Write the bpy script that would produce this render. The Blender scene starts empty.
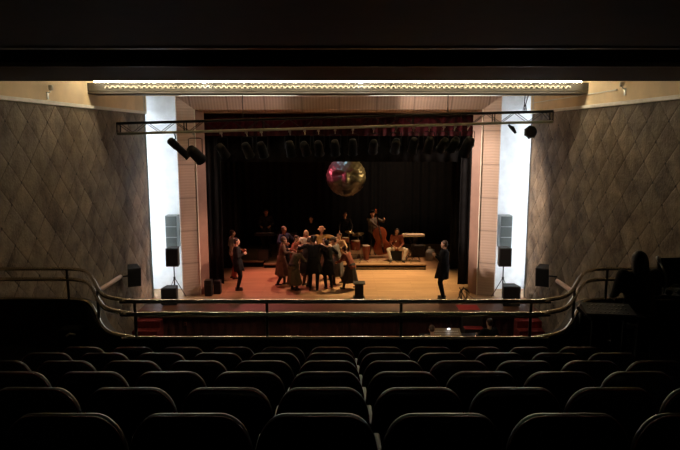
import bpy, math, random
from mathutils import Vector, Matrix, Euler
random.seed(7)
R = math.radians
C = bpy.context.scene.collection
SC = bpy.context.scene
V = Vector

# ------------------------------------------------------------------ camera
TILT = math.atan(92/600)
cam_d = bpy.data.cameras.new('camera'); cam = bpy.data.objects.new('camera', cam_d); C.objects.link(cam)
cam_d.sensor_width = 36; cam_d.lens = 36*600/680; cam_d.clip_start = .05; cam_d.clip_end = 200
cam_d.shift_x = -1/680
cam.location = (0.07, 0, 5.95); cam.rotation_euler = (math.pi/2-TILT, 0, 0)
SC.camera = cam

# ------------------------------------------------------------------ world, exposure
w = bpy.data.worlds.new('world'); SC.world = w; w.use_nodes = True
w.node_tree.nodes['Background'].inputs[0].default_value = (.5, .6, .8, 1)
w.node_tree.nodes['Background'].inputs[1].default_value = 0.0
SC.view_settings.view_transform = 'Standard'; SC.view_settings.look = 'None'
SC.view_settings.exposure = 0; SC.view_settings.gamma = 1; SC.view_settings.use_curve_mapping = False
SC.cycles.use_denoising = True
SC.cycles.max_bounces = 6
SC.cycles.sample_clamp_indirect = 4

def spot(name, loc, target, power, color, angle, blend=.5, radius=.08):
    l = bpy.data.lights.new(name, 'SPOT'); l.energy = power; l.color = color
    l.spot_size = R(angle); l.spot_blend = blend; l.shadow_soft_size = radius
    o = bpy.data.objects.new(name, l); C.objects.link(o); o.location = loc
    o.rotation_euler = (V(target)-V(loc)).to_track_quat('-Z', 'Y').to_euler()
    return o
TUBE_E = 62.0        # emission of the warm-white tube run on the ceiling trough
NICHE_E = 60.0       # emission of the cool tubes hidden in the wall niches
# stage wash from rigs hung over the stage, behind the black border
spot('stage_spot', (2.6, 20.6, 6.2), (1.7, 19.6, 1), 2150, (1, .66, .31), 66, .8, .12)
spot('stage_spot', (-1.2, 21.0, 6.2), (-1.6, 19.9, 1), 780, (1, .44, .30), 60, .8, .12)
spot('stage_spot', (3.9, 23.5, 5.6), (1.4, 22.2, 1), 700, (1, .55, .30), 60, .8, .12)
spot('stage_spot', (-3.6, 22.0, 5.6), (-2.6, 19.2, 1), 620, (1, .22, .20), 66, .8, .12)
# front of house lamps on the truss
spot('truss_spot', (-3.66, 15.7, 5.5), (-2.9, 18.9, 1), 330, (1, .13, .09), 38, .6, .06)
spot('truss_spot', (-.5, 15.7, 5.5), (-.9, 19.8, 1.9), 620, (1, .66, .44), 24, .7, .06)
spot('truss_spot', (3.24, 15.7, 5.5), (1.6, 22.4, 1.9), 420, (1, .62, .38), 30, .6, .06)
spot('truss_spot', (.9, 15.7, 5.5), (-1.05, 18.0, 1), 60, (1, .12, .10), 12, .8, .04)
spot('moon_spot', (-3.2, 19.7, 5.6), (-.34, 20.5, 4.80), 650, (1, .13, .19), 20, .6, .04)
spot('moon_spot', (3.6, 19.7, 5.4), (.74, 20.5, 4.75), 600, (1, .62, .20), 20, .6, .04)
spot('moon_spot', (-.3, 19.75, 6.8), (.02, 20.55, 5.05), 110, (.45, .85, 1), 22, .5, .04)
spot('backdrop_fill', (2.6, 20.0, 7.2), (2.4, 26.5, 4.2), 260, (1, .8, .6), 50, 1, .1)  # added lamp, lifts the folds of the backdrop
# added fill lamps, unseen above the trough line, brightening the proscenium frame
spot('frame_fill', (-3.0, 16.5, 7.2), (4.05, 18, 4.2), 5200, (1, .76, .62), 31, .5, .4)
spot('frame_fill', (3.0, 16.5, 7.2), (-4.1, 18, 3.6), 1300, (1, .66, .54), 31, .6, .4)
spot('frame_fill', (1.6, 16.4, 7.3), (3.0, 18, 6.75), 120, (1, .76, .60), 80, .8, .08)
spot('frame_fill', (-2.0, 16.4, 7.3), (-2.6, 18, 6.75), 28, (1, .66, .56), 80, .8, .08)
spot('stage_spot', (2.8, 19.8, 5.6), (-4.1, 18.3, 2.2), 2200, (1, .56, .38), 26, .9, .08)  # added lamp, brightens the left reveal of the frame
spot('wall_fill', (-3.4, 15.6, 5.6), (5.62, 16.7, 4.4), 60, (1, .42, .30), 24, 1, .1)  # added lamp on no fixture, gives the right wall its reddish glow
spot('wall_fill', (3.4, 15.6, 5.6), (-5.62, 16.4, 2.6), 60, (1, .42, .30), 28, 1, .1)  # its added counterpart, warming the left wall

# ------------------------------------------------------------------ materials
MATS = {}
def mat(name, col, rough=.6, metal=0, spec=.5, emit=None, es=0, noise=0, nscale=4, bump=0, bscale=40, sheen=0, vec=(1,1,1)):
    if name in MATS: return MATS[name]
    m = bpy.data.materials.new(name); m.use_nodes = True; nt = m.node_tree
    b = nt.nodes['Principled BSDF']
    b.inputs['Base Color'].default_value = (*col, 1); b.inputs['Roughness'].default_value = rough
    b.inputs['Metallic'].default_value = metal; b.inputs['Specular IOR Level'].default_value = spec
    if sheen: b.inputs['Sheen Weight'].default_value = sheen
    if emit:
        b.inputs['Emission Color'].default_value = (*emit, 1); b.inputs['Emission Strength'].default_value = es
    tc = nt.nodes.new('ShaderNodeTexCoord'); mp = nt.nodes.new('ShaderNodeMapping')
    mp.inputs['Scale'].default_value = vec
    nt.links.new(tc.outputs['Object'], mp.inputs[0])
    nz = nt.nodes.new('ShaderNodeTexNoise'); nz.inputs['Scale'].default_value = nscale; nz.inputs['Detail'].default_value = 4
    nt.links.new(mp.outputs[0], nz.inputs[0])
    a = noise if noise else .08
    rp = nt.nodes.new('ShaderNodeValToRGB')
    rp.color_ramp.elements[0].position = .3; rp.color_ramp.elements[1].position = .7
    rp.color_ramp.elements[0].color = (*[c*(1-a) for c in col], 1)
    rp.color_ramp.elements[1].color = (*[min(1, c*(1+a)) for c in col], 1)
    nt.links.new(nz.outputs[0], rp.inputs[0]); nt.links.new(rp.outputs[0], b.inputs['Base Color'])
    if bump:
        n2 = nt.nodes.new('ShaderNodeTexNoise'); n2.inputs['Scale'].default_value = bscale
        nt.links.new(mp.outputs[0], n2.inputs[0])
        bp = nt.nodes.new('ShaderNodeBump'); bp.inputs['Strength'].default_value = bump; bp.inputs['Distance'].default_value = .01
        nt.links.new(n2.outputs[0], bp.inputs['Height']); nt.links.new(bp.outputs[0], b.inputs['Normal'])
    MATS[name] = m
    return m

def M(nt, op, a, b=None, c=None):
    n = nt.nodes.new('ShaderNodeMath'); n.operation = op
    for i, x in enumerate((a, b, c)):
        if x is None: continue
        if isinstance(x, (int, float)): n.inputs[i].default_value = x
        else: nt.links.new(x, n.inputs[i])
    return n.outputs[0]
def mixc(nt, f, c1, c2):
    n = nt.nodes.new('ShaderNodeMix'); n.data_type = 'RGBA'
    if isinstance(f, (int, float)): n.inputs[0].default_value = f
    else: nt.links.new(f, n.inputs[0])
    for i, x in ((6, c1), (7, c2)):
        if isinstance(x, tuple): n.inputs[i].default_value = (*x, 1)
        else: nt.links.new(x, n.inputs[i])
    return n.outputs[2]

def quilt_mat():
    m = mat('quilted_wall_fabric', (.21, .155, .10), .75, spec=.3); nt = m.node_tree
    b = nt.nodes['Principled BSDF']
    tc = nt.nodes.new('ShaderNodeTexCoord'); sp = nt.nodes.new('ShaderNodeSeparateXYZ')
    nt.links.new(tc.outputs['Object'], sp.inputs[0])
    p = M(nt, 'DIVIDE', M(nt, 'SUBTRACT', sp.outputs[1], 11.5), .75)
    q = M(nt, 'DIVIDE', M(nt, 'SUBTRACT', sp.outputs[2], 5.79), .72)
    def dist(x): return M(nt, 'ABSOLUTE', M(nt, 'SUBTRACT', x, M(nt, 'ROUND', x)))
    da, db = dist(M(nt, 'ADD', p, q)), dist(M(nt, 'SUBTRACT', p, q))
    d = M(nt, 'MINIMUM', da, db); far = M(nt, 'MAXIMUM', da, db)
    puff = M(nt, 'POWER', M(nt, 'MULTIPLY', d, 2), .35)
    wide = M(nt, 'LESS_THAN', d, .018)
    knob = M(nt, 'LESS_THAN', far, .045)
    nz = nt.nodes.new('ShaderNodeTexNoise'); nz.inputs['Scale'].default_value = 2.6; nz.inputs['Detail'].default_value = 7
    nt.links.new(tc.outputs['Object'], nz.inputs[0])
    n2 = nt.nodes.new('ShaderNodeTexNoise'); n2.inputs['Scale'].default_value = 22; n2.inputs['Detail'].default_value = 3
    nt.links.new(tc.outputs['Object'], n2.inputs[0])
    # each diamond keeps a slightly different weave tone
    cell = nt.nodes.new('ShaderNodeTexWhiteNoise'); cell.noise_dimensions = '2D'
    cb = nt.nodes.new('ShaderNodeCombineXYZ')
    nt.links.new(M(nt, 'FLOOR', M(nt, 'ADD', p, q)), cb.inputs[0]); nt.links.new(M(nt, 'FLOOR', M(nt, 'SUBTRACT', p, q)), cb.inputs[1])
    nt.links.new(cb.outputs[0], cell.inputs[0])
    f = M(nt, 'ADD', M(nt, 'MULTIPLY', nz.outputs[0], .65), M(nt, 'ADD', M(nt, 'MULTIPLY', n2.outputs[0], .25), M(nt, 'MULTIPLY', cell.outputs[0], .16)))
    f = M(nt, 'MULTIPLY', M(nt, 'SUBTRACT', f, .33), 2.4)
    base = mixc(nt, f, (.050, .038, .027), (.285, .230, .160))
    base = mixc(nt, M(nt, 'MULTIPLY', M(nt, 'MULTIPLY', wide, .8), M(nt, 'GREATER_THAN', nz.outputs[0], .50)), base, (.05, .036, .022))
    base = mixc(nt, knob, base, (.02, .014, .01))
    nt.links.new(base, b.inputs['Base Color'])
    bp = nt.nodes.new('ShaderNodeBump'); bp.inputs['Strength'].default_value = .6; bp.inputs['Distance'].default_value = .04
    h = M(nt, 'ADD', puff, M(nt, 'ADD', M(nt, 'MULTIPLY', n2.outputs[0], .45), M(nt, 'MULTIPLY', nz.outputs[0], 1.1)))
    nt.links.new(h, bp.inputs['Height']); nt.links.new(bp.outputs[0], b.inputs['Normal'])
    return m

def stripe_mat(name, c1, c2, axis, freq, rough=.5, seam=None, seam_axis=2, noise=.15):
    m = mat(name, c1, rough, spec=.3); nt = m.node_tree; b = nt.nodes['Principled BSDF']
    tc = nt.nodes.new('ShaderNodeTexCoord'); sp = nt.nodes.new('ShaderNodeSeparateXYZ')
    nt.links.new(tc.outputs['Object'], sp.inputs[0])
    s = M(nt, 'ADD', M(nt, 'MULTIPLY', M(nt, 'SINE', M(nt, 'MULTIPLY', sp.outputs[axis], freq*2*math.pi)), .5), .5)
    nz = nt.nodes.new('ShaderNodeTexNoise'); nz.inputs['Scale'].default_value = 2.5; nz.inputs['Detail'].default_value = 5
    nt.links.new(tc.outputs['Object'], nz.inputs[0])
    f = M(nt, 'ADD', s, M(nt, 'MULTIPLY', M(nt, 'SUBTRACT', nz.outputs[0], .5), noise*6))
    base = mixc(nt, f, c1, c2)
    if seam:
        k = M(nt, 'FRACT', M(nt, 'DIVIDE', sp.outputs[seam_axis], seam))
        base = mixc(nt, M(nt, 'MULTIPLY', M(nt, 'LESS_THAN', k, .04), .5), base, tuple(c*.35 for c in c1))
    nt.links.new(base, b.inputs['Base Color'])
    bp = nt.nodes.new('ShaderNodeBump'); bp.inputs['Strength'].default_value = .4; bp.inputs['Distance'].default_value = .01
    nt.links.new(s, bp.inputs['Height']); nt.links.new(bp.outputs[0], b.inputs['Normal'])
    return m

def plank_mat():
    m = mat('stage_boards', (.42, .25, .13), .42, spec=.4); nt = m.node_tree; b = nt.nodes['Principled BSDF']
    tc = nt.nodes.new('ShaderNodeTexCoord'); br = nt.nodes.new('ShaderNodeTexBrick')
    nt.links.new(tc.outputs['Object'], br.inputs[0])
    br.inputs['Scale'].default_value = 1; br.inputs['Brick Width'].default_value = 2.4; br.inputs['Row Height'].default_value = .14
    br.inputs['Mortar Size'].default_value = .004; br.inputs['Color1'].default_value = (.40, .25, .13, 1)
    br.inputs['Color2'].default_value = (.50, .32, .175, 1); br.inputs['Mortar'].default_value = (.14, .08, .04, 1)
    nz = nt.nodes.new('ShaderNodeTexNoise'); nz.inputs['Scale'].default_value = 1.6; nz.inputs['Detail'].default_value = 6
    mp = nt.nodes.new('ShaderNodeMapping'); mp.inputs['Scale'].default_value = (.6, 2.2, 1)
    nt.links.new(tc.outputs['Object'], mp.inputs[0]); nt.links.new(mp.outputs[0], nz.inputs[0])
    nt.links.new(mixc(nt, M(nt, 'MULTIPLY', M(nt, 'SUBTRACT', nz.outputs[0], .35), 1.6), br.outputs[0], (.30, .17, .09)), b.inputs['Base Color'])
    return m

QUILT = quilt_mat(); BOARDS = plank_mat()
PANEL = stripe_mat('ribbed_wood_panel', (.54, .40, .32), (.64, .49, .40), 0, 11, seam=1.1, seam_axis=0)
PANELV = stripe_mat('cross_ribbed_wood_panel', (.60, .46, .37), (.66, .52, .43), 2, 12, seam=1.0)
REVEAL = mat('smooth_pink_reveal', (.27, .165, .125), .5, noise=.1)
CREAM = mat('cream_plaster', (.86, .68, .42), .8, noise=.12, nscale=1.5)
MOULD = mat('pale_moulding', (.92, .88, .76), .5)
NICHEW = mat('white_niche_paint', (.86, .88, .9), .8)
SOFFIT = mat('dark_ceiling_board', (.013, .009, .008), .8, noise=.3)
BLACKC = mat('black_drape', (.010, .010, .011), .95, spec=.1, noise=.4)
MAROON = mat('maroon_velvet', (.04, .0025, .006), .9, spec=.15, sheen=.1, noise=.3, nscale=9)
STAGEF = mat('dark_red_stage_front', (.055, .010, .008), .7, noise=.3)
STAGEB = mat('brown_stage_edge', (.10, .038, .02), .5, noise=.2, nscale=6)
REDC = mat('red_carpet', (.15, .007, .007), .95, noise=.2, nscale=20)
DARKF = mat('dark_carpet', (.012, .012, .015), .95, noise=.3)
GREYC = mat('balcony_carpet', (.022, .022, .028), .95, noise=.3)
PARAP = mat('dark_parapet_paint', (.03, .022, .018), .7)
BRASS = mat('worn_brass', (.74, .66, .50), .16, metal=1, noise=.12)
STEEL = mat('satin_steel', (.55, .55, .52), .35, metal=1)
ALU = mat('truss_aluminium', (.55, .58, .46), .5, metal=.1)
BLK = mat('black_metal', (.007, .007, .0075), .6, spec=.3)
SPKB = mat('black_speaker_shell', (.008, .008, .009), .6)
GRILL = mat('speaker_grille', (.018, .018, .019), .5, bump=.5, bscale=150)
GREYG = mat('glare_grey_grille', (.06, .07, .068), .5, bump=.3, bscale=120)  # glare of the bright niche is put into this grey
GREYD = mat('glare_grey_shell', (.30, .32, .32), .5)  # shell colour greyed for the same niche glare
SEATF = mat('black_seat_fabric', (.008, .006, .0065), .30, spec=1.0, noise=.3, nscale=30)
SEATP = mat('maroon_seat_piping', (.16, .03, .03), .25, spec=1.0)
ARMG = mat('grey_armrest', (.34, .34, .33), .4, noise=.1)
LENS = mat('lamp_lens', (.05, .05, .06), .08, spec=.9)
SKIN = mat('skin', (.52, .29, .19), .55)
EYEW = mat('eye_white', (.7, .68, .64), .3); IRIS = mat('iris', (.03, .02, .015), .2); LIPS = mat('lips', (.38, .12, .09), .5)
def cloth(n, c): return mat(n, c, .9, spec=.15, noise=.2, nscale=8, bump=.25, bscale=14)
BLACKW = cloth('black_wool', (.012, .012, .013)); CHAR = cloth('charcoal_wool', (.04, .035, .033)); BROWNW = cloth('brown_wool', (.12, .085, .06))
GREYW = cloth('grey_wool', (.15, .135, .12)); WHITEW = cloth('white_cotton', (.68, .62, .52)); TAN = cloth('tan_cotton', (.38, .25, .14))
OLIVE = cloth('olive_wool', (.10, .09, .055)); RUST = cloth('rust_wool', (.22, .07, .045)); MUST = cloth('mustard_cotton', (.50, .33, .12))
NAVY = cloth('navy_cotton', (.02, .025, .05))
SHOE = mat('shoe_leather', (.012, .01, .009), .35)
def hairm(n, c): return mat(n, c, .5, bump=.5, bscale=60, vec=(3, 3, .4))
HBLK = hairm('black_hair', (.009, .007, .006)); HBRN = hairm('brown_hair', (.05, .025, .014)); HFAIR = hairm('fair_hair', (.42, .30, .16)); HGREY = hairm('grey_hair', (.25, .24, .22))

# ------------------------------------------------------------------ mesh helpers
class G:
    def __init__(s): s.v = []; s.f = []; s.m = []; s.mi = 0
    def add(s, vs, fs):
        o = len(s.v); s.v += [tuple(v) for v in vs]
        for f in fs: s.f.append([o+i for i in f]); s.m.append(s.mi)
        return s
    def box(s, x0, x1, y0, y1, z0, z1, mtx=None):
        vs = [V((x, y, z)) for x in (x0, x1) for y in (y0, y1) for z in (z0, z1)]
        if mtx: vs = [mtx @ v for v in vs]
        return s.add(vs, [(0,1,3,2), (4,6,7,5), (0,4,5,1), (2,3,7,6), (0,2,6,4), (1,5,7,3)])
    def tube(s, pts, r, n=8, cap=True, rs=None, flat=1):
        pts = [V(p) for p in pts]; rings = []; up = None
        for i, p in enumerate(pts):
            t = (pts[min(i+1, len(pts)-1)]-pts[max(i-1, 0)]).normalized()
            if up is None:
                up = V((0, 0, 1)) if abs(t.z) < .9 else V((1, 0, 0))
            up = (up-t*up.dot(t)).normalized(); b = t.cross(up)
            rr = rs[i] if rs else r
            rings.append([p+up*math.cos(a)*rr*flat+b*math.sin(a)*rr for a in [2*math.pi*k/n for k in range(n)]])
        vs = [v for rg in rings for v in rg]; fs = []
        for i in range(len(pts)-1):
            for k in range(n):
                a = i*n+k; b_ = i*n+(k+1) % n; fs.append((a, b_, b_+n, a+n))
        if cap: fs.append(tuple(range(n-1, -1, -1))); fs.append(tuple(range((len(pts)-1)*n, len(pts)*n)))
        return s.add(vs, fs)
    def lathe(s, prof, c=(0, 0, 0), n=16, mtx=None, cap=True):
        c = V(c); vs = []
        for r, z in prof:
            for k in range(n):
                a = 2*math.pi*k/n; v = V((r*math.cos(a), r*math.sin(a), z))
                vs.append((mtx @ v if mtx else v)+c)
        fs = []
        for i in range(len(prof)-1):
            for k in range(n):
                a = i*n+k; b_ = i*n+(k+1) % n; fs.append((a, b_, b_+n, a+n))
        if cap: fs.append(tuple(range(n-1, -1, -1))); fs.append(tuple(range((len(prof)-1)*n, len(prof)*n)))
        return s.add(vs, fs)
    def ball(s, c, r, n=10, m=7):
        c = V(c); r = V(r) if hasattr(r, '__len__') else V((r, r, r)); vs = [c+V((0, 0, -r.z))]
        for i in range(1, m):
            ph = -math.pi/2+math.pi*i/m
            for k in range(n):
                a = 2*math.pi*k/n; vs.append(c+V((r.x*math.cos(ph)*math.cos(a), r.y*math.cos(ph)*math.sin(a), r.z*math.sin(ph))))
        vs.append(c+V((0, 0, r.z))); fs = []
        for k in range(n): fs.append((0, 1+(k+1) % n, 1+k))
        for i in range(m-2):
            for k in range(n):
                a = 1+i*n+k; b = 1+i*n+(k+1) % n; fs.append((a, b, b+n, a+n))
        L = len(vs)-1; o = 1+(m-2)*n
        for k in range(n): fs.append((L, o+k, o+(k+1) % n))
        return s.add(vs, fs)
    def cap(s, p, q, r1, r2, n=12):
        p, q = V(p), V(q); d = q-p; L = d.length
        if L < 1e-5: return s.ball(p, max(r1, r2))
        t = d/L; pts = []; rs = []
        for a in (85, 60, 30): pts.append(p-t*r1*math.sin(R(a))); rs.append(r1*math.cos(R(a)))
        pts += [p, q]; rs += [r1, r2]
        for a in (30, 60, 85): pts.append(q+t*r2*math.sin(R(a))); rs.append(r2*math.cos(R(a)))
        return s.tube(pts, 0, n, rs=rs)
    def join(s, mesh, mtx, mi):
        o = len(s.v); s.v += [tuple(mtx @ v.co) for v in mesh.vertices]
        flip = mtx.determinant() < 0
        for p in mesh.polygons:
            f = [o+i for i in p.vertices]
            s.f.append(f[::-1] if flip else f); s.m.append(mi)
        return s
    def mesh(s, name, mats, smooth=False):
        me = bpy.data.meshes.new(name); me.from_pydata(s.v, [], s.f)
        for m in (mats if isinstance(mats, (list, tuple)) else [mats]): me.materials.append(m)
        if len(me.materials) > 1:
            for p, i in zip(me.polygons, s.m): p.material_index = i
        for p in me.polygons: p.use_smooth = bool(smooth)
        me.validate(); me.update()
        return me
    def build(s, name, mats, parent=None, smooth=False, bevel=0, label=None):
        o = bpy.data.objects.new(name, s.mesh(name, mats, smooth)); C.objects.link(o)
        if parent: o.parent = parent
        if bevel:
            b = o.modifiers.new('bevel', 'BEVEL'); b.width = bevel; b.segments = 2; b.limit_method = 'ANGLE'
            for p in o.data.polygons: p.use_smooth = False
        if label: o['label'] = label
        return o

def sm_angle(o, a=40):
    for p in o.data.polygons: p.use_smooth = True
    try: o.data.set_sharp_from_angle(angle=R(a))
    except Exception: pass
    return o
def remesh(g, voxel, smooth=2):
    me = g.mesh('tmp', [])
    o = bpy.data.objects.new('tmp', me); C.objects.link(o)
    r = o.modifiers.new('r', 'REMESH'); r.mode = 'VOXEL'; r.voxel_size = voxel
    s_ = o.modifiers.new('s', 'SMOOTH'); s_.iterations = smooth; s_.factor = .5
    dg = bpy.context.evaluated_depsgraph_get(); dg.update()
    out = bpy.data.meshes.new_from_object(o.evaluated_get(dg))
    bpy.data.objects.remove(o); bpy.data.meshes.remove(me)
    return out
def tag(o, label=None, cat=None, group=None, kind=None):
    if label: o['label'] = label
    if cat: o['category'] = cat
    if group: o['group'] = group
    if kind: o['kind'] = kind
    return o
def struct(name, g, m, **k): return tag(g.build(name, m, **k), kind='structure')
def thing(name, loc, label, cat, group=None, rz=0):
    o = bpy.data.objects.new(name, None); C.objects.link(o); o.location = loc; o.rotation_euler = (0, 0, rz)
    o.empty_display_size = .1
    return tag(o, label, cat, group)
def kids(o): return [c for c in bpy.data.objects if c.parent == o]
def copy_tree(o, parent=None, cache={}):
    c = o.copy(); C.objects.link(c)
    if parent: c.parent = parent
    if o.name not in cache: cache[o.name] = kids(o)
    for ch in cache[o.name]: copy_tree(ch, c)
    return c

# ================================================================== THE HALL
HX = 5.66
for s_, side in ((-1, 'left'), (1, 'right')):
    x0, x1 = sorted((s_*HX, s_*(HX+.15)))
    struct('wall_'+side, G().box(x0, x1, -3, 17.84, 0, 6.5), QUILT)
    struct('upper_wall_'+side, G().box(x0, x1, -3, 18.0, 6.5, 7.7), CREAM)
    a, b = sorted((s_*HX, s_*(HX-.05)))
    struct('trim_1' if s_ < 0 else 'trim_2', G().box(a, b, -3, 17.84, 6.5, 6.575), MOULD, bevel=.012)
struct('trim_3', G().box(HX-.03, HX, 12.4, 17.8, 6.80, 6.825), MOULD)
struct('floor', G().box(-HX-.15, HX+.15, 8.0, 16.35, -.1, 0), DARKF)
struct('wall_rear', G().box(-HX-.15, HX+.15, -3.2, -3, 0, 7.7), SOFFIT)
# ceiling: stepped dark soffit over the balcony, higher pale ceiling beyond
g = G()
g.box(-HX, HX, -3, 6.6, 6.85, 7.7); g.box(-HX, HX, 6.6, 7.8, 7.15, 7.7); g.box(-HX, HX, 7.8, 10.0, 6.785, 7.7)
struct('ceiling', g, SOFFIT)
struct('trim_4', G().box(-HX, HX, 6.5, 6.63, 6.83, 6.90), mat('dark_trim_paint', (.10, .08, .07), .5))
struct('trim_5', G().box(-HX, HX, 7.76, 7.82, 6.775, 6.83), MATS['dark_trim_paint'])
struct('upper_ceiling', G().box(-HX, HX, 10.0, 18.6, 7.6, 7.7), CREAM)

# ceiling trough with its tube run and scalloped lip
tr = thing('ceiling_light_trough', (0, 13.85, 6.82), 'long pale ceiling trough with glowing tubes spanning the hall above the stage', 'ceiling light')
g = G(); g.box(-HX, HX, 0, .55, 0, .05); g.box(-HX, HX, 0, .05, .05, .25); g.box(-HX, HX, .5, .55, .05, .25)
g.build('trough_body', mat('trough_paint', (.042, .035, .024), .6), tr, bevel=.015)
LAMP = mat('warm_white_tube', (1, 1, 1), .5, emit=(1, .86, .62), es=TUBE_E)
LAMP2 = mat('bright_white_tube', (1, 1, 1), .5, emit=(.92, .97, 1), es=TUBE_E*2.0)
g = G(); g.tube([(-5.42, -.17, .262), (5.42, -.17, .262)], .02, 8)
g.build('light_tube', LAMP, tr, label='glowing warm white tube')
for x in (-2.98, .52):
    g = G(); g.ball((x, -.18, .265), (.09, .03, .028)); g.build('bright_lamp', LAMP2, tr, True)
SCAL = mat('scallop_glass', (.34, .31, .24), .4)
sc0 = None
for i in range(88):
    x = -5.2+i*10.4/87
    if sc0 is None:
        g = G()
        g.tube([(.048*math.cos(a), -.014, .125+.050*math.sin(a)) for a in [math.pi*k/8 for k in range(9)]], .014, 5)
        sc0 = g.build('scallop', SCAL, tr); o = sc0
    else:
        o = sc0.copy(); C.objects.link(o); o.parent = tr
    o.location = (x, 0, 0)
g = G()
for i in range(14): g.box(-5.2+i*.8-.01, -5.2+i*.8+.01, -.18, 0, .225, .235); 
g.box(-5.3, 5.3, -.21, -.20, .200, .214)
for i in range(14): g.box(-5.2+i*.8-.01, -5.2+i*.8+.01, -.20, 0, .200, .212)
g.build('lamp_bracket', MATS['trough_paint'], tr)

# wall fixtures above the moulding
for s_, y, z, lab in ((-1, 11.95, 6.80, 'small white wall lamp on a bracket above the left quilted wall'), (1, 12.05, 6.88, 'small pale wall lamp on the cream band above the right quilted wall')):
    t = thing('wall_lamp', (s_*HX, y, z), lab, 'lamp')
    g = G(); g.box(-.02, .0, -.03, .03, -.20, -.06); g.tube([(-.01, 0, -.08), (-.06, 0, -.06), (-.06, 0, 0)], .012, 6); 
    if s_ < 0: g.v = [(-a, b, c) for a, b, c in g.v]
    g.build('bracket', STEEL, t)
    g = G(); g.lathe([(.03, -.05), (.045, -.04), (.045, .04), (.03, .05)], (-s_*.08, 0, .02), 12); g.build('lamp_head', MOULD, t, True)

# ------------------------------------------------------------------ proscenium
PY = 17.84
g = G()   # wall over the stage, above the frame
g.box(-HX, HX, PY+.02, PY+.3, 7.03, 7.62); struct('wall_over_stage', g, CREAM)
struct('trim_6', G().box(-4.74, 4.74, PY-.10, PY+.02, 7.015, 7.06), mat('white_ledge', (.9, .88, .82), .6))
ox, oz, mx, mz, ix, iz = 4.755, 7.015, 4.27, 6.64, 4.045, 6.565
def quad(g, a, b, c, d): g.add([a, b, c, d], [(0, 1, 2, 3)])
for s_, side in ((-1, 'left'), (1, 'right')):
    g = G()
    A = [(s_*ox, PY, .4), (s_*ox, PY, oz), (s_*mx, PY+.22, mz), (s_*mx, PY+.22, .4)]
    B = [(x+s_*.05 if i < 2 else x, y+.12, z) for i, (x, y, z) in enumerate(A)]
    g.add(A+B, [(0, 1, 2, 3), (7, 6, 5, 4), (0, 4, 5, 1), (3, 2, 6, 7), (1, 5, 6, 2), (0, 3, 7, 4)])
    struct('proscenium_panel_'+side, g, PANELV)
    g = G()
    A = [(s_*mx, PY+.20, .4), (s_*mx, PY+.20, mz), (s_*ix, PY+.46, iz), (s_*ix, PY+.46, .4)]
    B = [(s_*(mx+.02), PY+.4, .4), (s_*(mx+.02), PY+.4, mz), (s_*(ix+.06), PY+.62, iz), (s_*(ix+.06), PY+.62, .4)]
    g.add(A+B, [(0, 1, 2, 3), (7, 6, 5, 4), (0, 4, 5, 1), (3, 2, 6, 7), (1, 5, 6, 2), (0, 3, 7, 4)])
    struct('proscenium_reveal_'+side, g, REVEAL)
    struct('trim_7' if s_ < 0 else 'trim_8', G().tube([(s_*mx, PY+.205, 1), (s_*mx, PY+.205, mz)], .018, 6), MOULD)
g = G()
A = [(-ox, PY, oz), (ox, PY, oz), (mx, PY+.22, mz), (-mx, PY+.22, mz)]; B = [(x, y+.12, z) for x, y, z in A]
g.add(A+B, [(0, 1, 2, 3), (7, 6, 5, 4), (0, 4, 5, 1), (3, 2, 6, 7)])
A = [(-mx, PY+.20, mz), (mx, PY+.20, mz), (ix, PY+.46, iz), (-ix, PY+.46, iz)]; B = [(x, y+.12, z+.04) for x, y, z in A]
g.add(A+B, [(0, 1, 2, 3), (7, 6, 5, 4), (0, 4, 5, 1), (3, 2, 6, 7)])
struct('proscenium_panel_top', g, PANEL)
struct('trim_9', G().box(-ix, ix, PY+.44, PY+.5, iz-.03, iz+.01), mat('gold_brown_trim', (.30, .17, .10), .5))

PT = mat('soft_white_tube', (1, 1, 1), .5, emit=(1, .95, .86), es=9)
for x0, x1, side in ((-4.6, -1.2, 'left'), (.9, 4.6, 'right')):
    t = thing('strip_light', ((x0+x1)/2, PY-.06, 7.06), 'thin glowing strip light over the %s half of the stage frame' % side, 'light')
    w2 = (x1-x0)/2; g = G(); g.tube([(-w2, -.08, -.016), (w2, -.08, -.016)], .013, 8); g.build('light_tube', PT, t)
    g = G(); g.box(-w2, w2, -.09, .0, 0, .03); g.build('batten', MOULD, t)
# white lit niches each side, with hidden tubes behind the wall end
COOL = mat('cool_white_tube', (1, 1, 1), .5, emit=(.84, .93, 1), es=NICHE_E)
for s_, side in ((-1, 'left'), (1, 'right')):
    a, b = sorted((s_*4.6, s_*6.25)); g = G(); g.box(a, b, 18.75, 18.85, .6, 7.7)
    a, b = sorted((s_*6.15, s_*6.25)); g.box(a, b, 17.84, 18.85, .6, 7.7)
    struct('niche_wall_'+side, g, NICHEW)
    a, b = sorted((s_*4.72, s_*4.62)); struct('niche_return_'+side, G().box(a, b, PY+.12, 18.75, .4, 7.7), NICHEW)
    a, b = sorted((s_*HX, s_*6.25)); struct('niche_front_'+side, G().box(a, b, 17.74, 17.84, .6, 7.7), NICHEW)
    t = thing('niche_light', (s_*5.82, 17.93, 1.1), 'cool white tube light hidden in the %s wall niche beside the stage' % side, 'light')
    for k in range(4):
        g = G(); z0 = .05+k*1.48; g.tube([(0, 0, z0), (0, 0, z0+1.4)], .018, 8); g.build('light_tube', COOL, t)
    g = G(); g.box(-.03, .03, -.06, -.03, 0, 5.95); g.build('batten', MOULD, t)

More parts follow.
